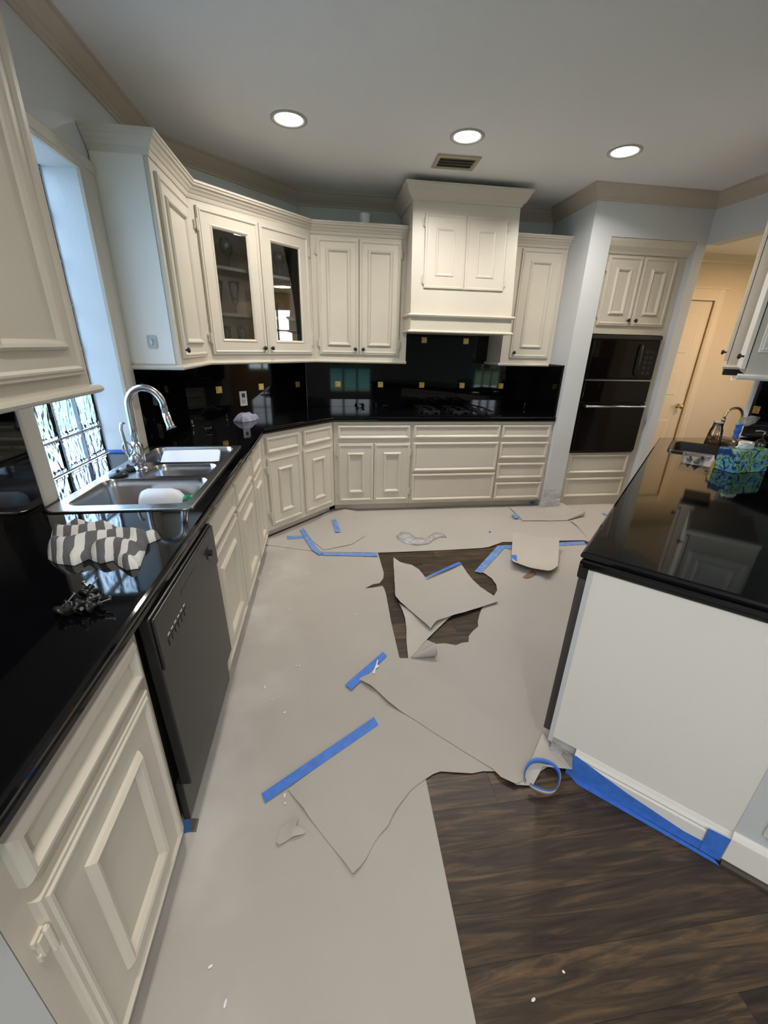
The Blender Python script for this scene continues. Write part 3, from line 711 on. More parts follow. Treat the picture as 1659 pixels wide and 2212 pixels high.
# ================================================================== PENINSULA  (s along NE, t along SE)
def ST(s, t): return ((s+t)*S2, (s-t)*S2)
PO = [ST(1.296, .62), ST(1.296, -.187), ST(3.655, -.187), (2.60, 2.705), (3.198, 2.705), (3.198, 1.80), ST(2.9, .62)]
PEDGE = [(.010, .915), (.003, .912), (0, .904), (.002, .896), (.010, .891), (.006, .887), (.003, .880), (.003, .872), (.012, .866), (.012, .858), (.020, .854)]
BS = [PZ(1446, 973, .915), PZ(1462, 956, .915), PZ(1582, 969, .915), PZ(1570, 990, .915)]
bsx = [ST(3.165, -.088), ST(3.165, .33), ST(3.53, .33), ST(3.53, -.088)]
pc = obj('peninsula_countertop', slab('peninsula_countertop', PO, PEDGE, [bsx]), GRAN); tag(pc, 'polished black granite peninsula counter with a bar sink', 'countertop')
rz = R(-45)   # local x -> t (SE), local y -> s (NE), origin at ST(1.312,-.155)
ox, oy = ST(1.313, -.14)
P = thing('peninsula_end', 'plain white end panel of the peninsula beside the wood floor', 'panel', (ox, oy, 0), rz)
obj('panel', MB().box(0, .545, 0, .02, .125, .853), WHITE, P)
obj('corner_strip', MB().box(-.016, 0, -.004, .03, .10, .853), WALL, P)
obj('stub_wall', MB().box(0, .545, .004, .02, .0, .125), PLASTER, P)
obj('baseboard', MB().prism_x([(.004, .001), (-.014, .001), (-.014, .085), (-.010, .092), (-.012, .10), (-.006, .112), (-.002, .124), (.004, .125)], .085, .545), WHITE, P)
# body of the peninsula
P2 = thing('peninsula_cabinet', 'cream cabinet run on the kitchen side of the peninsula', 'cabinet', (*ST(1.335, -.155), 0), R(-135))
# local x = towards SW(-s) ; use negative x for +s ; y into = +t
obj('carcass', MB().box(-2.2, -.62, 0, .02, .09, .852).box(-2.2, -.62, .07, .085, .003, .09).box(-2.2, -2.18, .02, .5, .09, .852), CREAM, P2)
for i in range(3):
    u0 = -2.16+.52*i; drawer(P2, u0, u0+.48, .712, .836); door(P2, u0, u0+.48, .118, .688, a=.09)
P = thing('trash_compactor', 'black undercounter appliance at the end of the peninsula', 'appliance', (*ST(1.338, -.155), 0), R(-135))
obj('appliance_body', MB().box(-.60, -.004, .002, .45, .10, .85), BLACKP, P)
obj('appliance_door', MB().box(-.60, -.003, -.030, 0, .115, .80), mat('charcoal_panel', (.07, .065, .062), .4), P, bevel=.003)
obj('handle_cap', MB().box(-.60, -.001, -.036, 0, .80, .852), BLACKP, P, bevel=.006)
obj('toe_panel', MB().box(-.60, -.004, .05, .07, .003, .10), BLACKP, P)
# knee wall continuing behind with picture frame moulding
kx, ky = ST(1.311, .405)
kw = struct('wall_peninsula', MB().box(0, .32, 0, .12, 0, .853), WALL, loc=(kx, ky, 0), rot=(0, 0, rz))
obj('panel_moulding', ringmesh('panel_moulding', .5, .62, [(0, 0), (0, .006), (.008, .014), (.016, .010), (.022, .014), (.034, .008), (.040, .003), (.044, 0)], False), WHITE, kw, (.305, -.0, .49))
struct('baseboard_peninsula', MB().prism_x([(.004, .018), (-.014, .018), (-.014, .115), (-.008, .128), (-.004, .135), (.004, .135)], 0, .32), WHITE, loc=(kx, ky, 0), rot=(0, 0, rz))
struct('trim_5', MB().prism_x([(.004, .0005), (-.030, .0005), (-.028, .010), (-.022, .016), (-.014, .018), (.004, .018)], 0.0, .32), QR, loc=(kx, ky, 0), rot=(0, 0, rz))
# blue tape on the peninsula baseboard
def poly_wall(name, pts, M, label, off):
    mb = MB(); n = len(pts); mb.v = [(u, off, z) for u, z in pts]+[(u, off-.0012, z) for u, z in pts]
    mb.f = [tuple(range(n)), tuple(range(n, 2*n))[::-1]]+[(i, (i+1) % n, n+(i+1) % n, n+i) for i in range(n)]
    o = obj(name, mb, M, None, (ox, oy, 0), (0, 0, rz)); tag(o, label, 'tape'); return o
poly_wall('painters_tape', [(.07, .002), (.535, .002), (.535, .045), (.44, .04), (.27, .066), (.13, .098), (.09, .108), (.078, .10), (.072, .06)], TAPE, 'long strip of blue tape along the peninsula baseboard', -.015)
poly_wall('painters_tape', [(.490, .003), (.542, .0025), (.543, .112), (.488, .108)], TAPE, 'square patch of blue tape at the end of the peninsula baseboard', -.0165)
sheet('painters_tape', [ST(1.298, -.055), ST(1.293, .39), ST(1.280, .405), ST(1.277, -.02)], TAPE, lambda x, y: .0015, .1, .0008)
tag(bpy.data.objects[-1] if False else [o for o in COL.objects if o.name.startswith('painters_tape')][-1], 'strip of blue tape on the wood floor at the foot of the peninsula', 'tape')

# ---- bar sink, taps and things on the peninsula
P = thing('bar_sink', 'small black bar sink set into the peninsula counter', 'sink', (*ST(3.3475, .121), .915), R(45))
so = rrect(-.195, .195, -.224, .224, .03); si = rrect(-.165, .165, -.195, .195, .04)
mb = MB().rings([[(x, y, .0007) for x, y in so], [(x, y, .011) for x, y in inset_poly(so, .006)], [(x, y, .013) for x, y in inset_poly(so, .014)], [(x, y, .008) for x, y in si], [(x, y, -.09) for x, y in inset_poly(si, .012)], [(x, y, -.12) for x, y in inset_poly(si, .04)]], False, True)
obj('basin', mb, BLACKP, P, smooth=True)
bx, by = PZ(1581, 965, .915)
P = thing('bar_faucet', 'brass gooseneck bar faucet wrapped with plastic and blue tape', 'faucet', (bx, by, .9155))
obj('base', MB().lathe([(.030, 0), (.028, .006), (.016, .014), (.013, .04), (.010, .05)], seg=20), BRASS, P, smooth=True)
pth = [(0, 0, .03), (0, 0, .10), (.0, 0, .19)]
for k in range(1, 13):
    a = math.pi*k/12*1.05; pth.append((-.062+.062*math.cos(a), .01*k/12, .195+.062*math.sin(a)))
obj('spout', MB().tube(pth, .008, 10), BRASS, P, smooth=True)
obj('nozzle', MB().lathe([(.011, -.012), (.012, 0), (.009, .012)], (pth[-1][0], pth[-1][1], pth[-1][2]-.005), seg=12), BRASS, P, smooth=True)
obj('tape_wrap', MB().lathe([(.010, .055), (.018, .06), (.015, .085), (.021, .11), (.017, .135), (.020, .155), (.010, .165)], seg=9), TAPE, P)
rr = random.Random(2); rg = []
for k in range(8):
    f = k/7; rad = .010+.030*math.sin(math.pi*f)*(1 if k % 2 else .8)
    rg.append([(-.02+.14*f+.012*math.cos(a*3), rad*math.cos(a)*1.0+rr.uniform(-.004, .004), .150+.045*f+rad*.75*math.sin(a)+rr.uniform(-.003, .003)) for a in [2*math.pi*i/12 for i in range(12)]])
obj('plastic_bag', MB().rings(rg), WRAPM, P, smooth=True)
bx, by = PZ(1640, 968, .915)
P = thing('soap_dispenser', 'clear pump soap dispenser behind the tissue box', 'dispenser', (bx, by, .9155), R(160))
obj('bottle', MB().lathe([(.028, 0), (.030, .01), (.030, .045), (.012, .062)], seg=16), BOTTLEM, P, smooth=True)
obj('pump', MB().tube([(0, 0, .06), (0, 0, .10), (0, 0, .112), (.03, 0, .114), (.055, 0, .110)], .006, 8), STEEL, P, smooth=True)
bx, by = PZ(1529, 961, .915)
P = thing('soap_jar', 'clear bottle of amber liquid beside the bar sink', 'bottle', (bx+.03, by, .9155))
obj('jar', MB().lathe([(.046, 0), (.048, .004), (.038, .10), (.030, .125), (.029, .150), (.0285, .150), (.028, .125), (.036, .10)], seg=20, cap1=False), BOTTLEM, P, smooth=True)
obj('liquid', MB().lathe([(.042, .003), (.044, .006), (.039, .062), (.002, .0621)], seg=20), AMBER, P, smooth=True)
obj('rim_cap', MB().lathe([(.030, .148), (.031, .152), (.031, .164), (.026, .166)], seg=20), WRAPM, P, smooth=True)
for i, (a, b, lab) in enumerate((((1545, 945), (1640, 962), 'longer brown paper roll lying behind the bar faucet'), ((1545, 952), (1585, 962), 'shorter brown paper roll lying beside the amber bottle'))):
    p0 = PZ(*a, .93); p1 = PZ(*b, .93)
    o = obj('paper_roll', MB().tube([(*p0, .9165+.016), (*p1, .9165+.016)], .016, 12), BROWNW, None, smooth=False); tag(o, lab, 'roll', 'brown paper rolls')
# tissue box
tx, ty = PZ(1583, 1023, .915)
P = thing('tissue_box', 'blue and green patterned tissue box on the peninsula', 'tissue box', (tx, ty, .916), R(6))
obj('carton', MB().box(0, .23, 0, .11, 0, .118), TISSUE, P, bevel=.002)
mb = MB(); rr = random.Random(4); rg = []
for k in range(5):
    f = k/4; rg.append([(.10+(.06-.02*f)*math.cos(a)+rr.uniform(-.012, .012), .055+(.018+.01*f)*math.sin(a)+rr.uniform(-.006, .006), .1175+.035*f+rr.uniform(-.006, .006)) for a in [2*math.pi*i/14 for i in range(14)]])
obj('tissue', mb.rings(rg), WHITEP, P)
# clear tray with knobs in front of the bar sink
tx, ty = ST(2.93, .06)
P = thing('clear_tray', 'clear plastic tray holding black knobs beside the tissue box', 'tray', (tx, ty, .9155), R(45))
to = rrect(-.09, .09, -.075, .075, .02)
obj('tray_shell', MB().rings([[(x, y, .04) for x, y in to], [(x, y, .002) for x, y in inset_poly(to, .008)], [(x, y, .0005) for x, y in inset_poly(to, .012)]], False, True), WRAPM, P, smooth=True)

for i, (lx, ly) in enumerate(((-.05, .0), (.0, .035), (.045, -.02))): obj('tray_knob', MB().lathe([(.012, 0), (.017, .006), (.015, .016), (.006, .022), (.005, .03)], (lx, ly, .003), seg=12), KNOBM, P, smooth=True)
# ---- wall cabinets over the peninsula
P = thing('hanging_cabinet', 'white wall cabinet hanging over the peninsula with a panelled end', 'cabinet', (*ST(3.10, .15), 1.40), R(-45), 'cabinets over the peninsula')
obj('cabinet_box', MB().box(0, .34, 0, .64, 0, 1.279), CREAM, P)
obj('end_frame', ringmesh('end_frame', .30, 1.1, dprof(.05)), WHITE, P, (.175, 0, .66))
d = obj('door', MB().box(-.024, -.004, .01, .62, .025, 1.2), WHITE, P, bevel=.003)
obj('knob', KNOB, KNOBM, d, (-.024, .05, .09), (0, 0, R(-90)))
obj('base_moulding', MB().prism_x([(.004, -.03), (-.022, -.03), (-.03, -.02), (-.03, -.008), (-.02, 0), (.004, 0)], -.03, .34), WHITE, P)
P = thing('hanging_cabinet', 'shaded deeper wall cabinet behind the white one over the peninsula', 'cabinet', (*ST(3.76, .075), 1.43), R(-45), 'cabinets over the peninsula')
obj('cabinet_box', MB().box(0, .345, 0, .34, 0, .93), CREAM, P)
d = obj('door', MB().box(-.022, -.003, .01, .33, .025, .90), CREAM, P, bevel=.003)
obj('knob', KNOB, KNOBM, d, (-.022, .05, .08), (0, 0, R(-90)))
obj('base_moulding', MB().prism_x([(.004, -.025), (-.015, -.025), (-.02, -.012), (-.012, 0), (.004, 0)], -.02, .345), CREAM, P)
obj('crown', MB().prism_x([(.004, .93), (-.012, .93), (-.05, .98), (-.055, 1.0), (.004, 1.0)], -.05, .345), CREAM, P)
obj('light_fixture', MB().box(-.01, .16, .02, .3, -.065, -.026), BLACKP, P, bevel=.004)
# black backsplash on right wall + gold tile
splash('polished black backsplash on the wall behind the bar sink', (3.2, 2.75, 0), R(-90), [(0.0, .95, .916, 1.42)], [(.05, 1.12)])

# ---- hall door, night light
hd = struct('door_1', MB().box(3.30, 4.17, 4.405, 4.44, .01, 2.02), HALLD)
for z0, z1 in ((.15, .80), (1.0, 1.35), (1.45, 1.9)):
    for x0, x1 in ((3.42, 3.70), (3.80, 4.06)):
        o = obj('door_panel', ringmesh('door_panel', x1-x0, z1-z0, [(0, 0), (0, .001), (.012, -.006), (.03, -.006), (.05, .004)]), HALLD, hd, ((x0+x1)/2, 4.4045, (z0+z1)/2))
obj('door_knob', MB().lathe([(.028, 0), (.028, .006), (.012, .012), (.012, .03), (.026, .042), (.028, .055), (.018, .066), (.004, .068)], (4.10, 4.405, .92), axis='y', seg=18), BRASS, hd, smooth=True)
struct('trim_6', MB().prism([(4.175, 4.40), (4.175, 4.385), (4.20, 4.375), (4.25, 4.372), (4.272, 4.378), (4.275, 4.40)], 0, 2.13).box(3.30, 4.175, 4.376, 4.40, 2.022, 2.13).box(3.30, 4.30, 4.37, 4.40, 2.13, 2.15), HALLD)
P = thing('night_light', 'plug in night light with a green glow on the hall wall', 'night light', (4.705, 4.399, 1.27))
obj('outlet_plate', MB().box(-.036, .036, -.006, 0, -.06, .06), WHITEP, P, bevel=.003)
obj('light_body', MB().box(-.025, .025, -.045, -.006, -.01, .075), WHITEP, P, bevel=.008)
obj('glow_lens', MB().lathe([(.03, 0), (.034, .015), (.030, .035), (.015, .048), (.002, .052)], (0, -.03, .072), seg=16), GLOWG, P, smooth=True)
area('hall_lamp_light', (4.3, 3.3, 2.40), (0, 0, 0), .3, .3, HALL_W, (1, .72, .40), 'DISK')
P = thing('hall_ceiling_light', 'round ceiling light in the hall', 'ceiling light', (4.3, 3.3, 2.4395))
obj('base', MB().lathe([(.16, -.001), (.16, -.02), (.12, -.03)], seg=24), WHITEP, P)

# ================================================================== CEILING FIXTURES
LAB = ['round recessed ceiling light above the angled corner cabinet', 'round recessed ceiling light beside the ceiling vent', 'round recessed ceiling light in front of the oven wall']
def recessed(x, y, label, group='recessed ceiling lights'):
    P = thing('recessed_light', label, 'ceiling light', (x, y, H), 0, group)
    obj('trim_ring', MB().lathe([(.104, -.001), (.104, -.006), (.096, -.010), (.080, -.006), (.078, -.002)], seg=32, cap0=False, cap1=False), mat('lamp_trim', (.45, .43, .40), .5), P, smooth=True)
    obj('lens', MB().lathe([(.079, -.0025), (.05, -.004), (.002, -.005)], seg=32), LENS, P, smooth=True)
    area('recessed_lamp', (x, y, H-.012), (0, 0, 0), .15, .15, LAMP_W, (1, .93, .85), 'DISK', spread=150)
for (x, y), l in zip(((-.154, 3.043), (.898, 3.045), (1.938, 3.042)), LAB): recessed(x, y, l)
for x, y, l in ((-.154, .35, 'sink counter'), (.30, -.8, 'near end of the kitchen aisle'), (2.6, -1.6, 'dining side of the room'), (-.3, -2.4, 'room behind the kitchen aisle')):
    recessed(x, y, 'added unseen recessed ceiling light over the '+l)  # out of view, added and placed as fill for panel and cabinets
P = thing('ceiling_vent', 'small tan ceiling air vent between the lights and the hood', 'vent', (.942, 3.418, H), R(-2))
obj('vent_frame', MB().rings([[(x, y, z) for x, y in ((-a, -b), (a, -b), (a, b), (-a, b))] for a, b, z in ((.150, .110, -.0005), (.148, .108, -.010), (.128, .088, -.014), (.120, .080, -.006))], False, False), VENTM, P)
obj('vent_throat', MB().box(-.12, .12, -.08, .08, -.004, -.0005), VENTD, P)
for i in range(7): obj('louver', MB().box(-.118, .118, -.009, .009, -.001, .001), VENTM if i % 2 == 0 else VENTD, P, (0, -.066+.022*i, -.008), (R(35), 0, 0))

# ================================================================== THINGS ON THE COUNTERS
Z = .9155
# striped towel
tp = px([(100,1190), (108,1165), (135,1150), (175,1141), (225,1141), (262,1146), (285,1155), (316,1150), (340,1146), (347,1158), (318,1170), (312,1190), (300,1222), (272,1226), (252,1215), (243,1205), (215,1212), (190,1202), (160,1216), (120,1212), (102,1202)], .925)
cx = sum(p[0] for p in tp)/len(tp); cy = sum(p[1] for p in tp)/len(tp)
a0 = Vector(PZ(100, 1190, .925)); a1 = Vector(PZ(330, 1165, .925)); ax = (a1-a0).normalized(); L0 = (a1-a0).length
def th(x, y, d):
    u = (Vector((x, y))-a0).dot(ax)/L0; v = (Vector((x, y))-a0).dot(Vector((-ax.y, ax.x)))
    fold = .5+.5*math.sin(v*75+2.2*math.sin(u*7)+1.5)
    return (.040*min(1, d/.028)**.55)*(1-.4*u) + .024*fold*min(1, d/.022)*(1-.3*u)+.007*nz(x, y, 7)*min(1, d/.02)
tw = mound('dish_towel', tp, TOWEL, Z, th, .008)
me = tw.data; uvl = me.uv_layers.new(name='UVMap')
for lp in me.loops:
    q = me.vertices[lp.vertex_index].co; d = Vector((q.x, q.y))-a0
    w_ = d.dot(Vector((-ax.y, ax.x))); uvl.data[lp.index].uv = (d.dot(ax)/.040-.30*math.sin(w_*16+.4+6*d.dot(ax))+q.z*5, d.y)
tag(tw, 'crumpled grey and white striped dish towel on the black counter', 'towel')
# loose knobs
LK = MB().lathe([(.015, 0), (.0165, .004), (.014, .009), (.006, .014), (.005, .022), (.008, .028)], seg=14).mesh('knob_head')
for p in LK.polygons: p.use_smooth = True
LK.materials.append(KNOBM)
SCW = MB().lathe([(.0022, .026), (.0022, .046), (.0045, .047), (.0045, .050)], seg=8).mesh('screw'); SCW.materials.append(STEEL)
kp = [(128,1327,50,.9), (150,1318,-30,1.3), (168,1312,20,1.2), (183,1290,70,1.1), (197,1300,-10,1.35), (190,1316,15,1.3), (205,1288,140,1.2)]
k0 = None
for x, y, a, tl in kp:
    p = PZ(x, y, .925)
    if k0 is None:
        k0 = thing('loose_knob', 'loose black cabinet knob with a screw in the pile on the counter near the towel', 'knob', (*p, Z+.014), 0, 'loose knobs near the towel')
        obj('knob_head', LK, KNOBM, k0); obj('screw', SCW, STEEL, k0); q = k0
    else: q = dup(k0, (*p, Z+.014))
    q.rotation_euler = (0, tl, R(a))
first = True
for x, y, a, tl in [(442,928,30,1.35), (456,926,200,1.35), (416,918,80,.0), (490,905,0,0)]:
    p = PZ(x, y, .93); q = dup(k0, (*p, Z+(.014 if tl else .0005)), label='loose black cabinet knob left on the corner counter near the cloth'); q['group'] = 'loose knobs on the corner counter'; q.rotation_euler = (0, tl, R(a))
for x, y, a, tl in [(772,878,30,0), (786,877,200,1.3), (812,877,80,.0), (826,877,0,1.35), (1133,878,0,0)]:
    p = PZ(x, y, .93); q = dup(k0, (*p, Z+(.014 if tl else .0005)), label='loose black cabinet knob on the counter beside the cooktop'); q['group'] = 'loose knobs beside the cooktop'; q.rotation_euler = (0, tl, R(a))
# lavender cloth
lc0 = PZ(532, 906, .925); lp_ = []
for k in range(14):
    a = 2*math.pi*k/14; q = 1+.16*math.sin(3*a+1)+.08*math.sin(5*a); u_, v_ = .105*q*math.cos(a), .062*q*math.sin(a); lp_.append((lc0[0]+(u_-v_)*S2, lc0[1]+.015+(u_+v_)*S2))
lc = mound('cleaning_cloth', lp_, CLOTHL, Z, lambda x, y, d: .058*min(1, d/.045)**.6+.016*nz(x, y, 9)*min(1, d/.03), .010); tag(lc, 'crumpled lavender cloth on the corner counter below the outlet', 'cloth')
# outlets
def outlet(label, loc, rz):
    P = thing('wall_outlet', label, 'outlet', loc, rz)
    obj('plate', MB().box(-.036, .036, -.006, 0, -.06, .06), WHITEP, P, bevel=.003)
    for z in (-.026, .026): obj('receptacle', MB().box(-.015, .015, -.0085, -.006, z-.017, z+.017), mat('receptacle_plastic', (.6, .6, .58), .4) if z < 0 else BLACKP, P, bevel=.004)
    return P
g = .0205*S2
outlet('white wall outlet on the angled black backsplash', (-.706+g, 3.752-g, 1.052), R(45))
# adhesive hook on end panel
P = thing('adhesive_hook', 'small clear adhesive hook on the white end panel beside the window', 'hook', (-.925, 2.5722, 1.49))
obj('hook_plate', MB().rings([[(x, -.0005, z) for x, z in rrect(-.026, .026, -.034, .034, .012)], [(x, -.005, z) for x, z in rrect(-.025, .025, -.033, .033, .012)], [(x, -.005, z) for x, z in rrect(-.020, .020, -.028, .028, .010)], [(x, -.002, z) for x, z in rrect(-.018, .018, -.026, .026, .010)]], True, True), mat('hook_plastic', (.5, .53, .55), .3), P)
obj('hook_clip', MB().tube([(0, -.003, .012), (0, -.014, .008), (0, -.014, -.010), (0, -.006, -.014)], .004, 8), WHITEP, P, smooth=True)
# cup on the wall cabinet
o = obj('white_cup', MB().lathe([(.036, 0), (.042, .004), (.044, .075), (.041, .075), (.039, .008)], seg=20, cap1=True), WHITEP, None, (.374, 4.05, 2.3355), smooth=True)
o.scale = (1, 1, 2.2); tag(o, 'white cup standing on top of the wall cabinets', 'cup')
# cooktop
P = thing('cooktop', 'black cooktop with cast iron grates set in the back counter', 'cooktop', (1.205, 3.90, Z), 0)
obj('glass_plate', MB().prism(rrect(-.42, .42, -.235, .235, .02), .0003, .008), BGLASS, P, bevel=.002)
for x in (-.24, .04, .27):
    for yy in (-.10, .11):
        obj('burner', MB().lathe([(.05, .008), (.05, .014), (.03, .018), (.03, .024), (.004, .025)], (x, yy, 0), seg=18), BLACKP, P)
for x in (-.24, .04, .27):
    g_ = MB()
    for q in (-.10, .11):
        for k in range(4):
            a = R(45+90*k); g_.tube([(x+.10*math.cos(a), q+.10*math.sin(a), .009), (x+.095*math.cos(a), q+.095*math.sin(a), .035), (x+.03*math.cos(a), q+.03*math.sin(a), .036)], .005, 6)
    g_.box(x-.085, x+.085, -.19, -.18, .030, .038).box(x-.085, x+.085, .19, .20, .030, .038).box(x-.085, x-.077, -.19, .20, .030, .038).box(x+.077, x+.085, -.19, .20, .030, .038)
    obj('grate', g_, BLACKP, P)
# glassware inside the glass door cabinet
WG = MB().lathe([(.030, 0), (.031, .002), (.006, .006), (.0035, .02), (.0035, .085), (.012, .095), (.030, .115), (.036, .145), (.031, .185), (.030, .185), (.034, .145), (.028, .118), (.008, .099)], seg=16, cap1=True).mesh('wine_glass'); WG.materials.append(STEMW)
FL = MB().lathe([(.028, 0), (.029, .002), (.005, .006), (.004, .05), (.010, .06), (.024, .09), (.035, .17), (.041, .215), (.040, .215), (.033, .17), (.021, .095)], seg=16, cap1=True).mesh('tall_goblet'); FL.materials.append(STEMW)
TB = MB().lathe([(.028, 0), (.030, .003), (.033, .105), (.0318, .105), (.028, .008)], seg=16, cap1=True).mesh('tumbler'); TB.materials.append(STEMW)
for me in (WG, FL, TB):
    for p in me.polygons: p.use_smooth = True
def incab(u, v): return (-.80+(u-v)*S2, 3.18+(u+v)*S2)
for nm, me, z, us, lab, gp in (('wine_glass', WG, 1.9805, (.17, .245, .32, .39, .64, .715, .79, .86), 'stemmed wine glass on the top shelf behind the glass doors', 'wine glasses on the top shelf'),
                               ('goblet', FL, 1.6905, (.18, .27, .36), 'tall flared goblet on the middle shelf behind the left glass door', 'goblets on the middle shelf'),
                               ('tumbler', TB, 1.6905, (.63, .70, .77, .84), 'clear tumbler on the middle shelf behind the right glass door', 'tumblers on the middle shelf'),
                               ('goblet', FL, 1.3925, (.20, .30, .39, .65, .74, .83), 'tall flared goblet on the cabinet floor behind the glass doors', 'goblets on the cabinet floor')):
    for i, u in enumerate(us):
        p = incab(u, .13+.07*(i % 2)); o = obj(nm, me, STEMW, None, (*p, z)); tag(o, lab, 'glass', gp)

# ================================================================== FLOOR PAPER AND TAPE
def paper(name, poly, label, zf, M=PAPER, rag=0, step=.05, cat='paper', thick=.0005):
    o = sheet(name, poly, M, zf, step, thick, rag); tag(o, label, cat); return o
def bumpz(z0, lifts=(), amp=.0012, s=1.0):
    L_ = [(Vector(PZ(x, y)), h, r) for x, y, h, r in lifts]
    def f(x, y):
        z = z0+amp*(1+nz(x, y, s))
        for c_, h, r in L_: z += h*math.exp(-((x-c_.x)**2+(y-c_.y)**2)/(r*r))
        return z
    return f
A = [(-.548, -.85), (.30, -.85)]+px([(1028,2212), (920,1685), (864,1427), (845,1345), (834,1285), (830,1272), (826,1267), (806,1270), (788,1272), (806,1263), (820,1261), (828,1250), (829,1238), (815,1190)])+[(.33, 2.93), (-.548, 3.02)]
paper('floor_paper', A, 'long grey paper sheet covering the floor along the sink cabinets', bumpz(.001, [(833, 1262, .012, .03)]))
B = px([(640,1187), (695,1193), (816,1195), (950,1190), (1055,1184), (1085,1172), (1262,1168)])+[(2.30, 2.52), (2.86, 3.02), (3.15, 3.30), (3.15, 3.675), (2.335, 3.675), (2.335, 3.60), (2.146, 3.60), (2.146, 3.735), (.05, 3.735), (-.50, 3.16), (-.54, 3.04)]
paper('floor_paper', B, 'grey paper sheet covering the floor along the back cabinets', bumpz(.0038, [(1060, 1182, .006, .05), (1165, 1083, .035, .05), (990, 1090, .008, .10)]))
Cc = px([(1083,1180), (1060,1205), (1032,1236), (1046,1240), (1062,1252), (1071,1266), (1074,1278), (1068,1287), (1060,1300), (1045,1308), (1040,1318), (1036,1330), (1032,1345), (1033,1356), (1020,1366), (1013,1376), (1012,1389), (998,1391), (985,1396), (962,1392), (940,1393), (920,1383), (905,1400), (886,1424), (866,1424), (840,1410), (808,1440), (776,1472), (800,1489), (815,1497), (840,1523), (920,1574), (1000,1625), (1040,1650), (1064,1664), (1080,1685), (1113,1700)])+[ST(1.295, -.12), ST(1.36, -.125)]+[ST(2.0, -.09), ST(3.3, -.09)]+px([(1262,1176)])
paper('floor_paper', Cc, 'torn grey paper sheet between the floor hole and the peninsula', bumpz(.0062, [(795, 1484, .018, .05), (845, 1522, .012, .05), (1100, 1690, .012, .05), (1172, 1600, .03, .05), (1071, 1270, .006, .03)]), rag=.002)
Dd = px([(838,1526), (815,1548), (720,1628), (622,1708), (690,1795), (763,1893), (778,1876), (790,1858), (806,1825), (818,1808), (838,1786), (850,1762), (866,1738), (888,1708), (905,1694), (920,1685), (935,1674), (952,1669), (985,1671), (1020,1672), (1042,1668), (1074,1668), (1058,1656), (1000,1620), (900,1556)])
paper('floor_paper', Dd, 'pointed torn grey paper patch taped over the long sheet', bumpz(.0036, [(650, 1745, .007, .05), (763, 1890, .008, .05), (850, 1765, .006, .06)]), rag=.0015, step=.04)
E_ = px([(850,1207), (864,1214), (889,1218), (906,1228), (919,1245), (956,1231), (994,1216), (1017,1245), (1038,1265), (1068,1287), (1076,1297), (1048,1306), (1014,1316), (980,1326), (943,1343), (930,1358), (910,1340), (889,1319), (865,1300), (854,1289), (852,1249)], .03)
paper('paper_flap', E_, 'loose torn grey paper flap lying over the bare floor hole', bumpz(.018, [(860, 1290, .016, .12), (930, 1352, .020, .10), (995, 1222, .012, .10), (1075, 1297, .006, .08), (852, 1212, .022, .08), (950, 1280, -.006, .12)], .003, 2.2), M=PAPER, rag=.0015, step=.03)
F_ = px([(862,1303), (870,1320), (875,1338), (878,1360), (878,1385), (882,1424), (895,1414), (906,1400), (922,1382), (946,1358), (976,1331), (950,1336), (930,1350), (905,1330)], .008)
paper('paper_flap', F_, 'narrow torn paper strip under the loose flap', bumpz(.0085, [(878, 1340, .006, .05), (960, 1340, .006, .05)], .001, 2), M=PAPER2, step=.025)
J_ = px([(655,1143), (690,1122), (716,1102), (765,1098), (772,1118), (782,1142), (788,1160), (760,1178), (700,1190), (676,1172)])
paper('floor_paper', J_, 'wrinkled paper piece taped at the foot of the angled corner cabinet', bumpz(.0065, [(745, 1106, .022, .06), (775, 1125, .012, .05), (700, 1115, .012, .06)], .002, 1.5), step=.03)
H_ = px([(1100,1097), (1112,1110), (1122,1119), (1128,1127), (1160,1127), (1200,1127), (1228,1126), (1248,1116), (1240,1106), (1222,1096), (1208,1092), (1190,1097), (1170,1095)])
paper('paper_flap', H_, 'torn paper flap in front of the damaged oven wall corner', bumpz(.010, [(1210, 1095, .035, .06), (1240, 1112, .02, .05), (1180, 1094, .02, .05)], .0015, 2), step=.03)
I_ = px([(1232,1128), (1250,1142), (1264,1158), (1268,1168)])+[(2.25, 2.50), (2.60, 2.82), (2.85, 3.05)]+px([(1316,1104), (1270,1102), (1240,1104)])
paper('floor_paper', I_, 'grey paper piece covering the floor in front of the oven tower', bumpz(.0065, [(1240, 1135, .010, .05), (1275, 1100, .012, .08)], .001), step=.04)
G_ = px([(1105,1170), (1135,1172), (1170,1176), (1204,1182), (1206,1205), (1204,1226), (1182,1246), (1165,1238), (1150,1234), (1128,1230), (1106,1222)], .03)
def gz(x, y):
    p = Vector(PZ(1155, 1205, .03)); d = Vector((x, y))-p
    return .012+1.0*(abs(d.x)**2)+1.3*max(0, d.y)**2+.9*max(0, -d.y)**2+.007*nz(x, y, 2.5)
g = paper('paper_scrap', G_, 'curled paper scrap with blue tape lying beside the peninsula', gz, M=PAPER2, step=.025, thick=.0015)
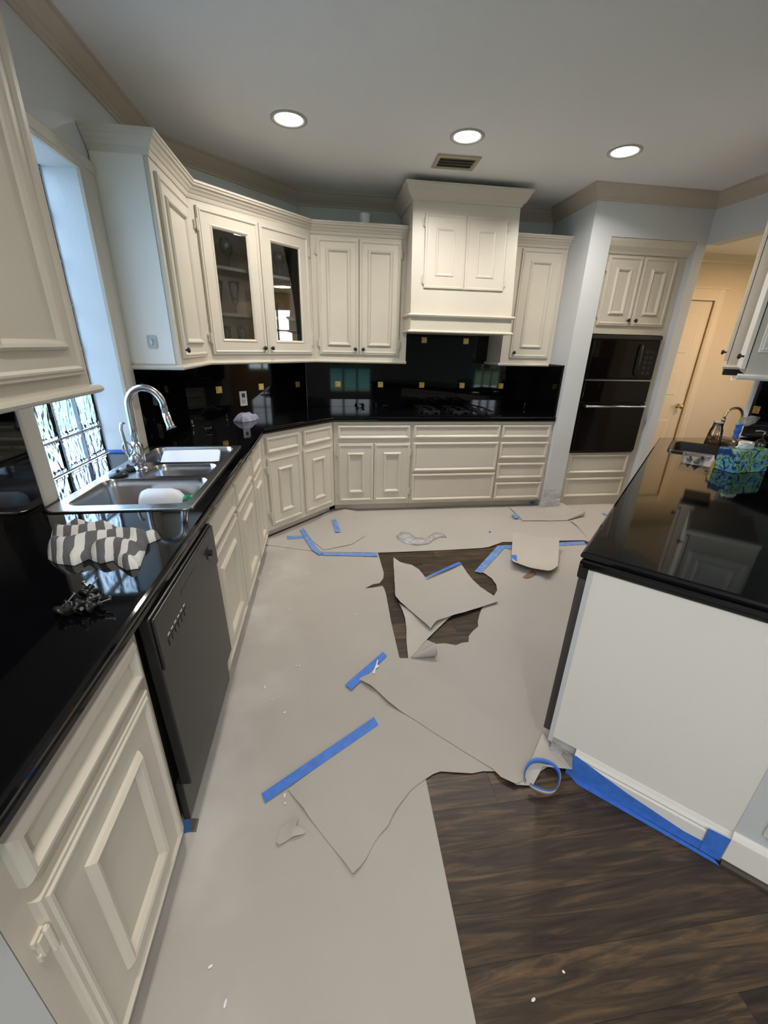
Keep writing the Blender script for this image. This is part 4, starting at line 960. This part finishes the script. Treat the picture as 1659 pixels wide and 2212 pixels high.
# curled edges
def curl(name, p0, p1, r0, r1, a0, a1, M, label, z0=.006):
    p0 = Vector((*PZ(*p0), z0)); p1 = Vector((*PZ(*p1), z0)); ax = (p1-p0).normalized(); sd = ax.cross(Vector((0, 0, 1))); mb = MB(); n = 14; k = 8
    for i in range(k+1):
        f = i/k; c_ = p0.lerp(p1, f); r = r0+(r1-r0)*f
        for j in range(n+1):
            a = R(a0+(a1-a0)*j/n); mb.v.append(tuple(c_+Vector((0, 0, r))+sd*(r*math.sin(a))-Vector((0, 0, r*math.cos(a)))))
    for i in range(k):
        for j in range(n): b = i*(n+1)+j; mb.f.append((b, b+1, b+n+2, b+n+1))
    o = obj(name, mb, M, None, smooth=True); s_ = o.modifiers.new('thickness', 'SOLIDIFY'); s_.thickness = .001; tag(o, label, 'paper'); return o
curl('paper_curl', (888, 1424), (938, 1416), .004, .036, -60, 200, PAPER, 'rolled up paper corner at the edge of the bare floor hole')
curl('paper_curl', (1226, 1126), (1256, 1116), .004, .030, -40, 230, PAPER, 'rolled paper corner on the flap in front of the oven tower', .012)
# paper creased up against the peninsula corner
q = [Vector((*PZ(1113, 1698), .008)), Vector((*PZ(1150, 1640), .02)), Vector((*PZ(1168, 1600), .05)), Vector((*ST(1.300, -.125), .105)), Vector((*ST(1.292, -.06), .10)), Vector((*ST(1.285, -.05), .05)), Vector((*PZ(1172, 1660), .012)), Vector((*PZ(1150, 1700), .006))]
mb = MB(); mb.v = [tuple(v) for v in q]; mb.f = [(0, 1, 6, 7), (1, 2, 5, 6), (2, 3, 4, 5)]
o = obj('paper_crease', mb, PAPER2, None, smooth=False); s_ = o.modifiers.new('t', 'SOLIDIFY'); s_.thickness = .001; tag(o, 'creased paper edge standing against the peninsula corner', 'paper')
# small scrap
sp = px([(597,1822), (604,1795), (625,1777), (646,1773), (640,1790), (662,1798), (655,1806), (632,1812), (602,1830)])
paper('paper_scrap', sp, 'small folded paper scrap on the long sheet beside the taped patch', bumpz(.006, [(645, 1776, .012, .02), (600, 1826, .004, .02), (640, 1800, .010, .02)], .0005), step=.015)
sp = px([(1128,1250), (1140,1240), (1152,1237), (1158,1242), (1148,1250), (1138,1253)])
paper('paper_scrap', sp, 'tiny dark scrap beside the curled paper', bumpz(.010, [(1150, 1240, .012, .02)], .0005), M=BROWNW, step=.015)

# ---- tape strips
def tape(pts, label, z=.009, M=TAPE, w=None):
    o = sheet('painters_tape', px(pts, z), M, lambda x, y: z+.0006*nz(x, y, 4), .05, .0006); tag(o, label, 'tape'); return o
tape([(565,1714), (808,1549), (818,1566), (573,1734)], 'long blue tape strip holding the pointed paper patch', .0065)
tape([(745,1479), (827,1408), (836,1417), (759,1490)], 'short blue tape strip with white paint at the lifted paper corner', .012)
tape([(648,1144), (656,1141), (668,1160), (684,1183), (697,1194), (690,1199), (674,1188), (660,1167)], 'bent blue tape strip at the angled corner cabinet', .0120, TAPEP)
tape([(690,1194), (814,1194), (816,1202), (697,1199)], 'straight blue tape strip beside the bare floor hole', .0075, TAPEP)
tape([(620,1158), (653,1157), (656,1163), (620,1165)], 'tiny blue tape strip by the toe kick of the narrow cabinet', .0065, TAPEP)
tape([(717,1123), (726,1121), (736,1149), (725,1150)], 'short faded blue tape on the wrinkled paper piece', .0165, TAPEP)
tape([(1074,1180), (1096,1177), (1040,1238), (1025,1234)], 'slanted blue tape strip at the corner of the bare floor hole', .0115, TAPEP)
tape([(1074,1179), (1262,1169), (1265,1176), (1100,1186)], 'long blue tape strip joining the back paper to the peninsula sheet', .0105, TAPEP)
tape([(1105,1111), (1116,1110), (1122,1118), (1112,1120)], 'tiny blue tape piece on the flap by the oven wall', .022, TAPEP)
tape([(1300,1107), (1310,1110), (1314,1114), (1303,1112)], 'tiny blue tape piece in front of the oven tower', .012, TAPEP)
e0, e1 = (919, 1245), (994, 1216)
tape([(919,1246), (990,1214), (999,1217), (923,1247)], 'blue tape strip on the edge of the loose paper flap', .038)
tape([(1104,1199), (1116,1199), (1117,1213), (1104,1212)], 'small blue tape square on the curled paper scrap', .040)
tape([(398,1768), (409,1766), (409,1797), (398,1800)], 'small blue tape piece at the foot of the dishwasher', .004)
tape([(409,1768), (430,1768), (424,1797), (408,1797)], 'small grey tape piece on the paper at the foot of the dishwasher', .004, mat('grey_tape', (.16, .155, .15), .8))
tape([(1142,1083), (1153,1078), (1160,1078), (1150,1090)], 'dark blue tape piece at the toe kick by the oven wall', .03)
# white paint chip on tape
cw = px([(805,1453), (812,1436), (815,1425), (817,1426), (815,1435), (819,1440), (812,1444), (809,1456)], .014)
tag(sheet('paint_chip', cw, WHITEP, lambda x, y: .0145, .02, .0008), 'white paint peeling stuck on the short blue tape', 'debris')
# tape loop standing on the floor at the peninsula corner
lc_ = PZ(1170, 1678, .02); P = thing('tape_loop', 'loose loop of blue tape stuck on a paper strip at the peninsula corner', 'tape', (*lc_, .008))
def band(r0, r1, z0, z1, n=40, a0=-150, a1=190):
    mb = MB()
    for i in range(n+1):
        a = R(a0+(a1-a0)*i/n); g_ = 1+.12*math.sin(a*2+.5)
        for r, z in ((r0, z0), (r1, z1)): mb.v.append((r*g_*math.cos(a), r*.9*math.sin(a), z+.006*math.sin(a*1.5)))
    mb.f = [(2*i, 2*i+2, 2*i+3, 2*i+1) for i in range(n)]
    return mb
for nm, M_, rr_ in (('paper_band', PAPER2, (.064, .069, .003, .026)), ('tape_band', TAPE, (.061, .0655, .008, .030))):
    o = obj(nm, band(*rr_), M_, P, smooth=True); s_ = o.modifiers.new('t', 'SOLIDIFY'); s_.thickness = .0008
# clear plastic wrap
wp = px([(855,1160), (870,1153), (885,1156), (900,1165), (918,1168), (935,1156), (955,1155), (965,1163), (950,1162), (938,1168), (925,1177), (900,1180), (880,1177), (862,1170)])
w_ = mound('plastic_wrap', wp, WRAPM, .007, lambda x, y, d: .028*min(1, d/.03)**.5+.012*nz(x, y, 12), .015); tag(w_, 'crumpled strip of clear plastic wrap on the back paper sheet', 'plastic wrap')
# loose paint crumbs
CR_ = MB().lathe([(.002, 0), (.007, .001), (.006, .003), (.001, .004)], seg=6).mesh('paint_crumb'); CR_.materials.append(WHITEP)
for i, (x, y) in enumerate([(640,1243), (663,1240), (585,1240), (583,1290), (624,1317), (768,1329), (640,1440), (647,1440), (572,1486), (588,1513), (615,1541), (615,1720), (616,1737), (455,2090), (487,2170), (1217,2100), (1152,2160), (1024,1113), (805,1155)]):
    o = obj('paint_crumb', CR_, WHITEP, None, (*PZ(x, y), .0045 if x < 1000 else .0006), (0, 0, i)); o.scale = (.6+.4*(i % 3), .5, .8); tag(o, 'white paint crumb on the paper covered floor' if x < 1000 or y < 1500 else 'white paint crumb on the dark wood floor', 'debris', 'paint crumbs')
o = obj('blue_tape_bit', MB().lathe([(.008, 0), (.011, .002), (.009, .006), (.002, .008)], seg=6), TAPE, None, (*PZ(1058, 1151), .007)); tag(o, 'tiny ball of blue tape on the back paper sheet', 'debris')
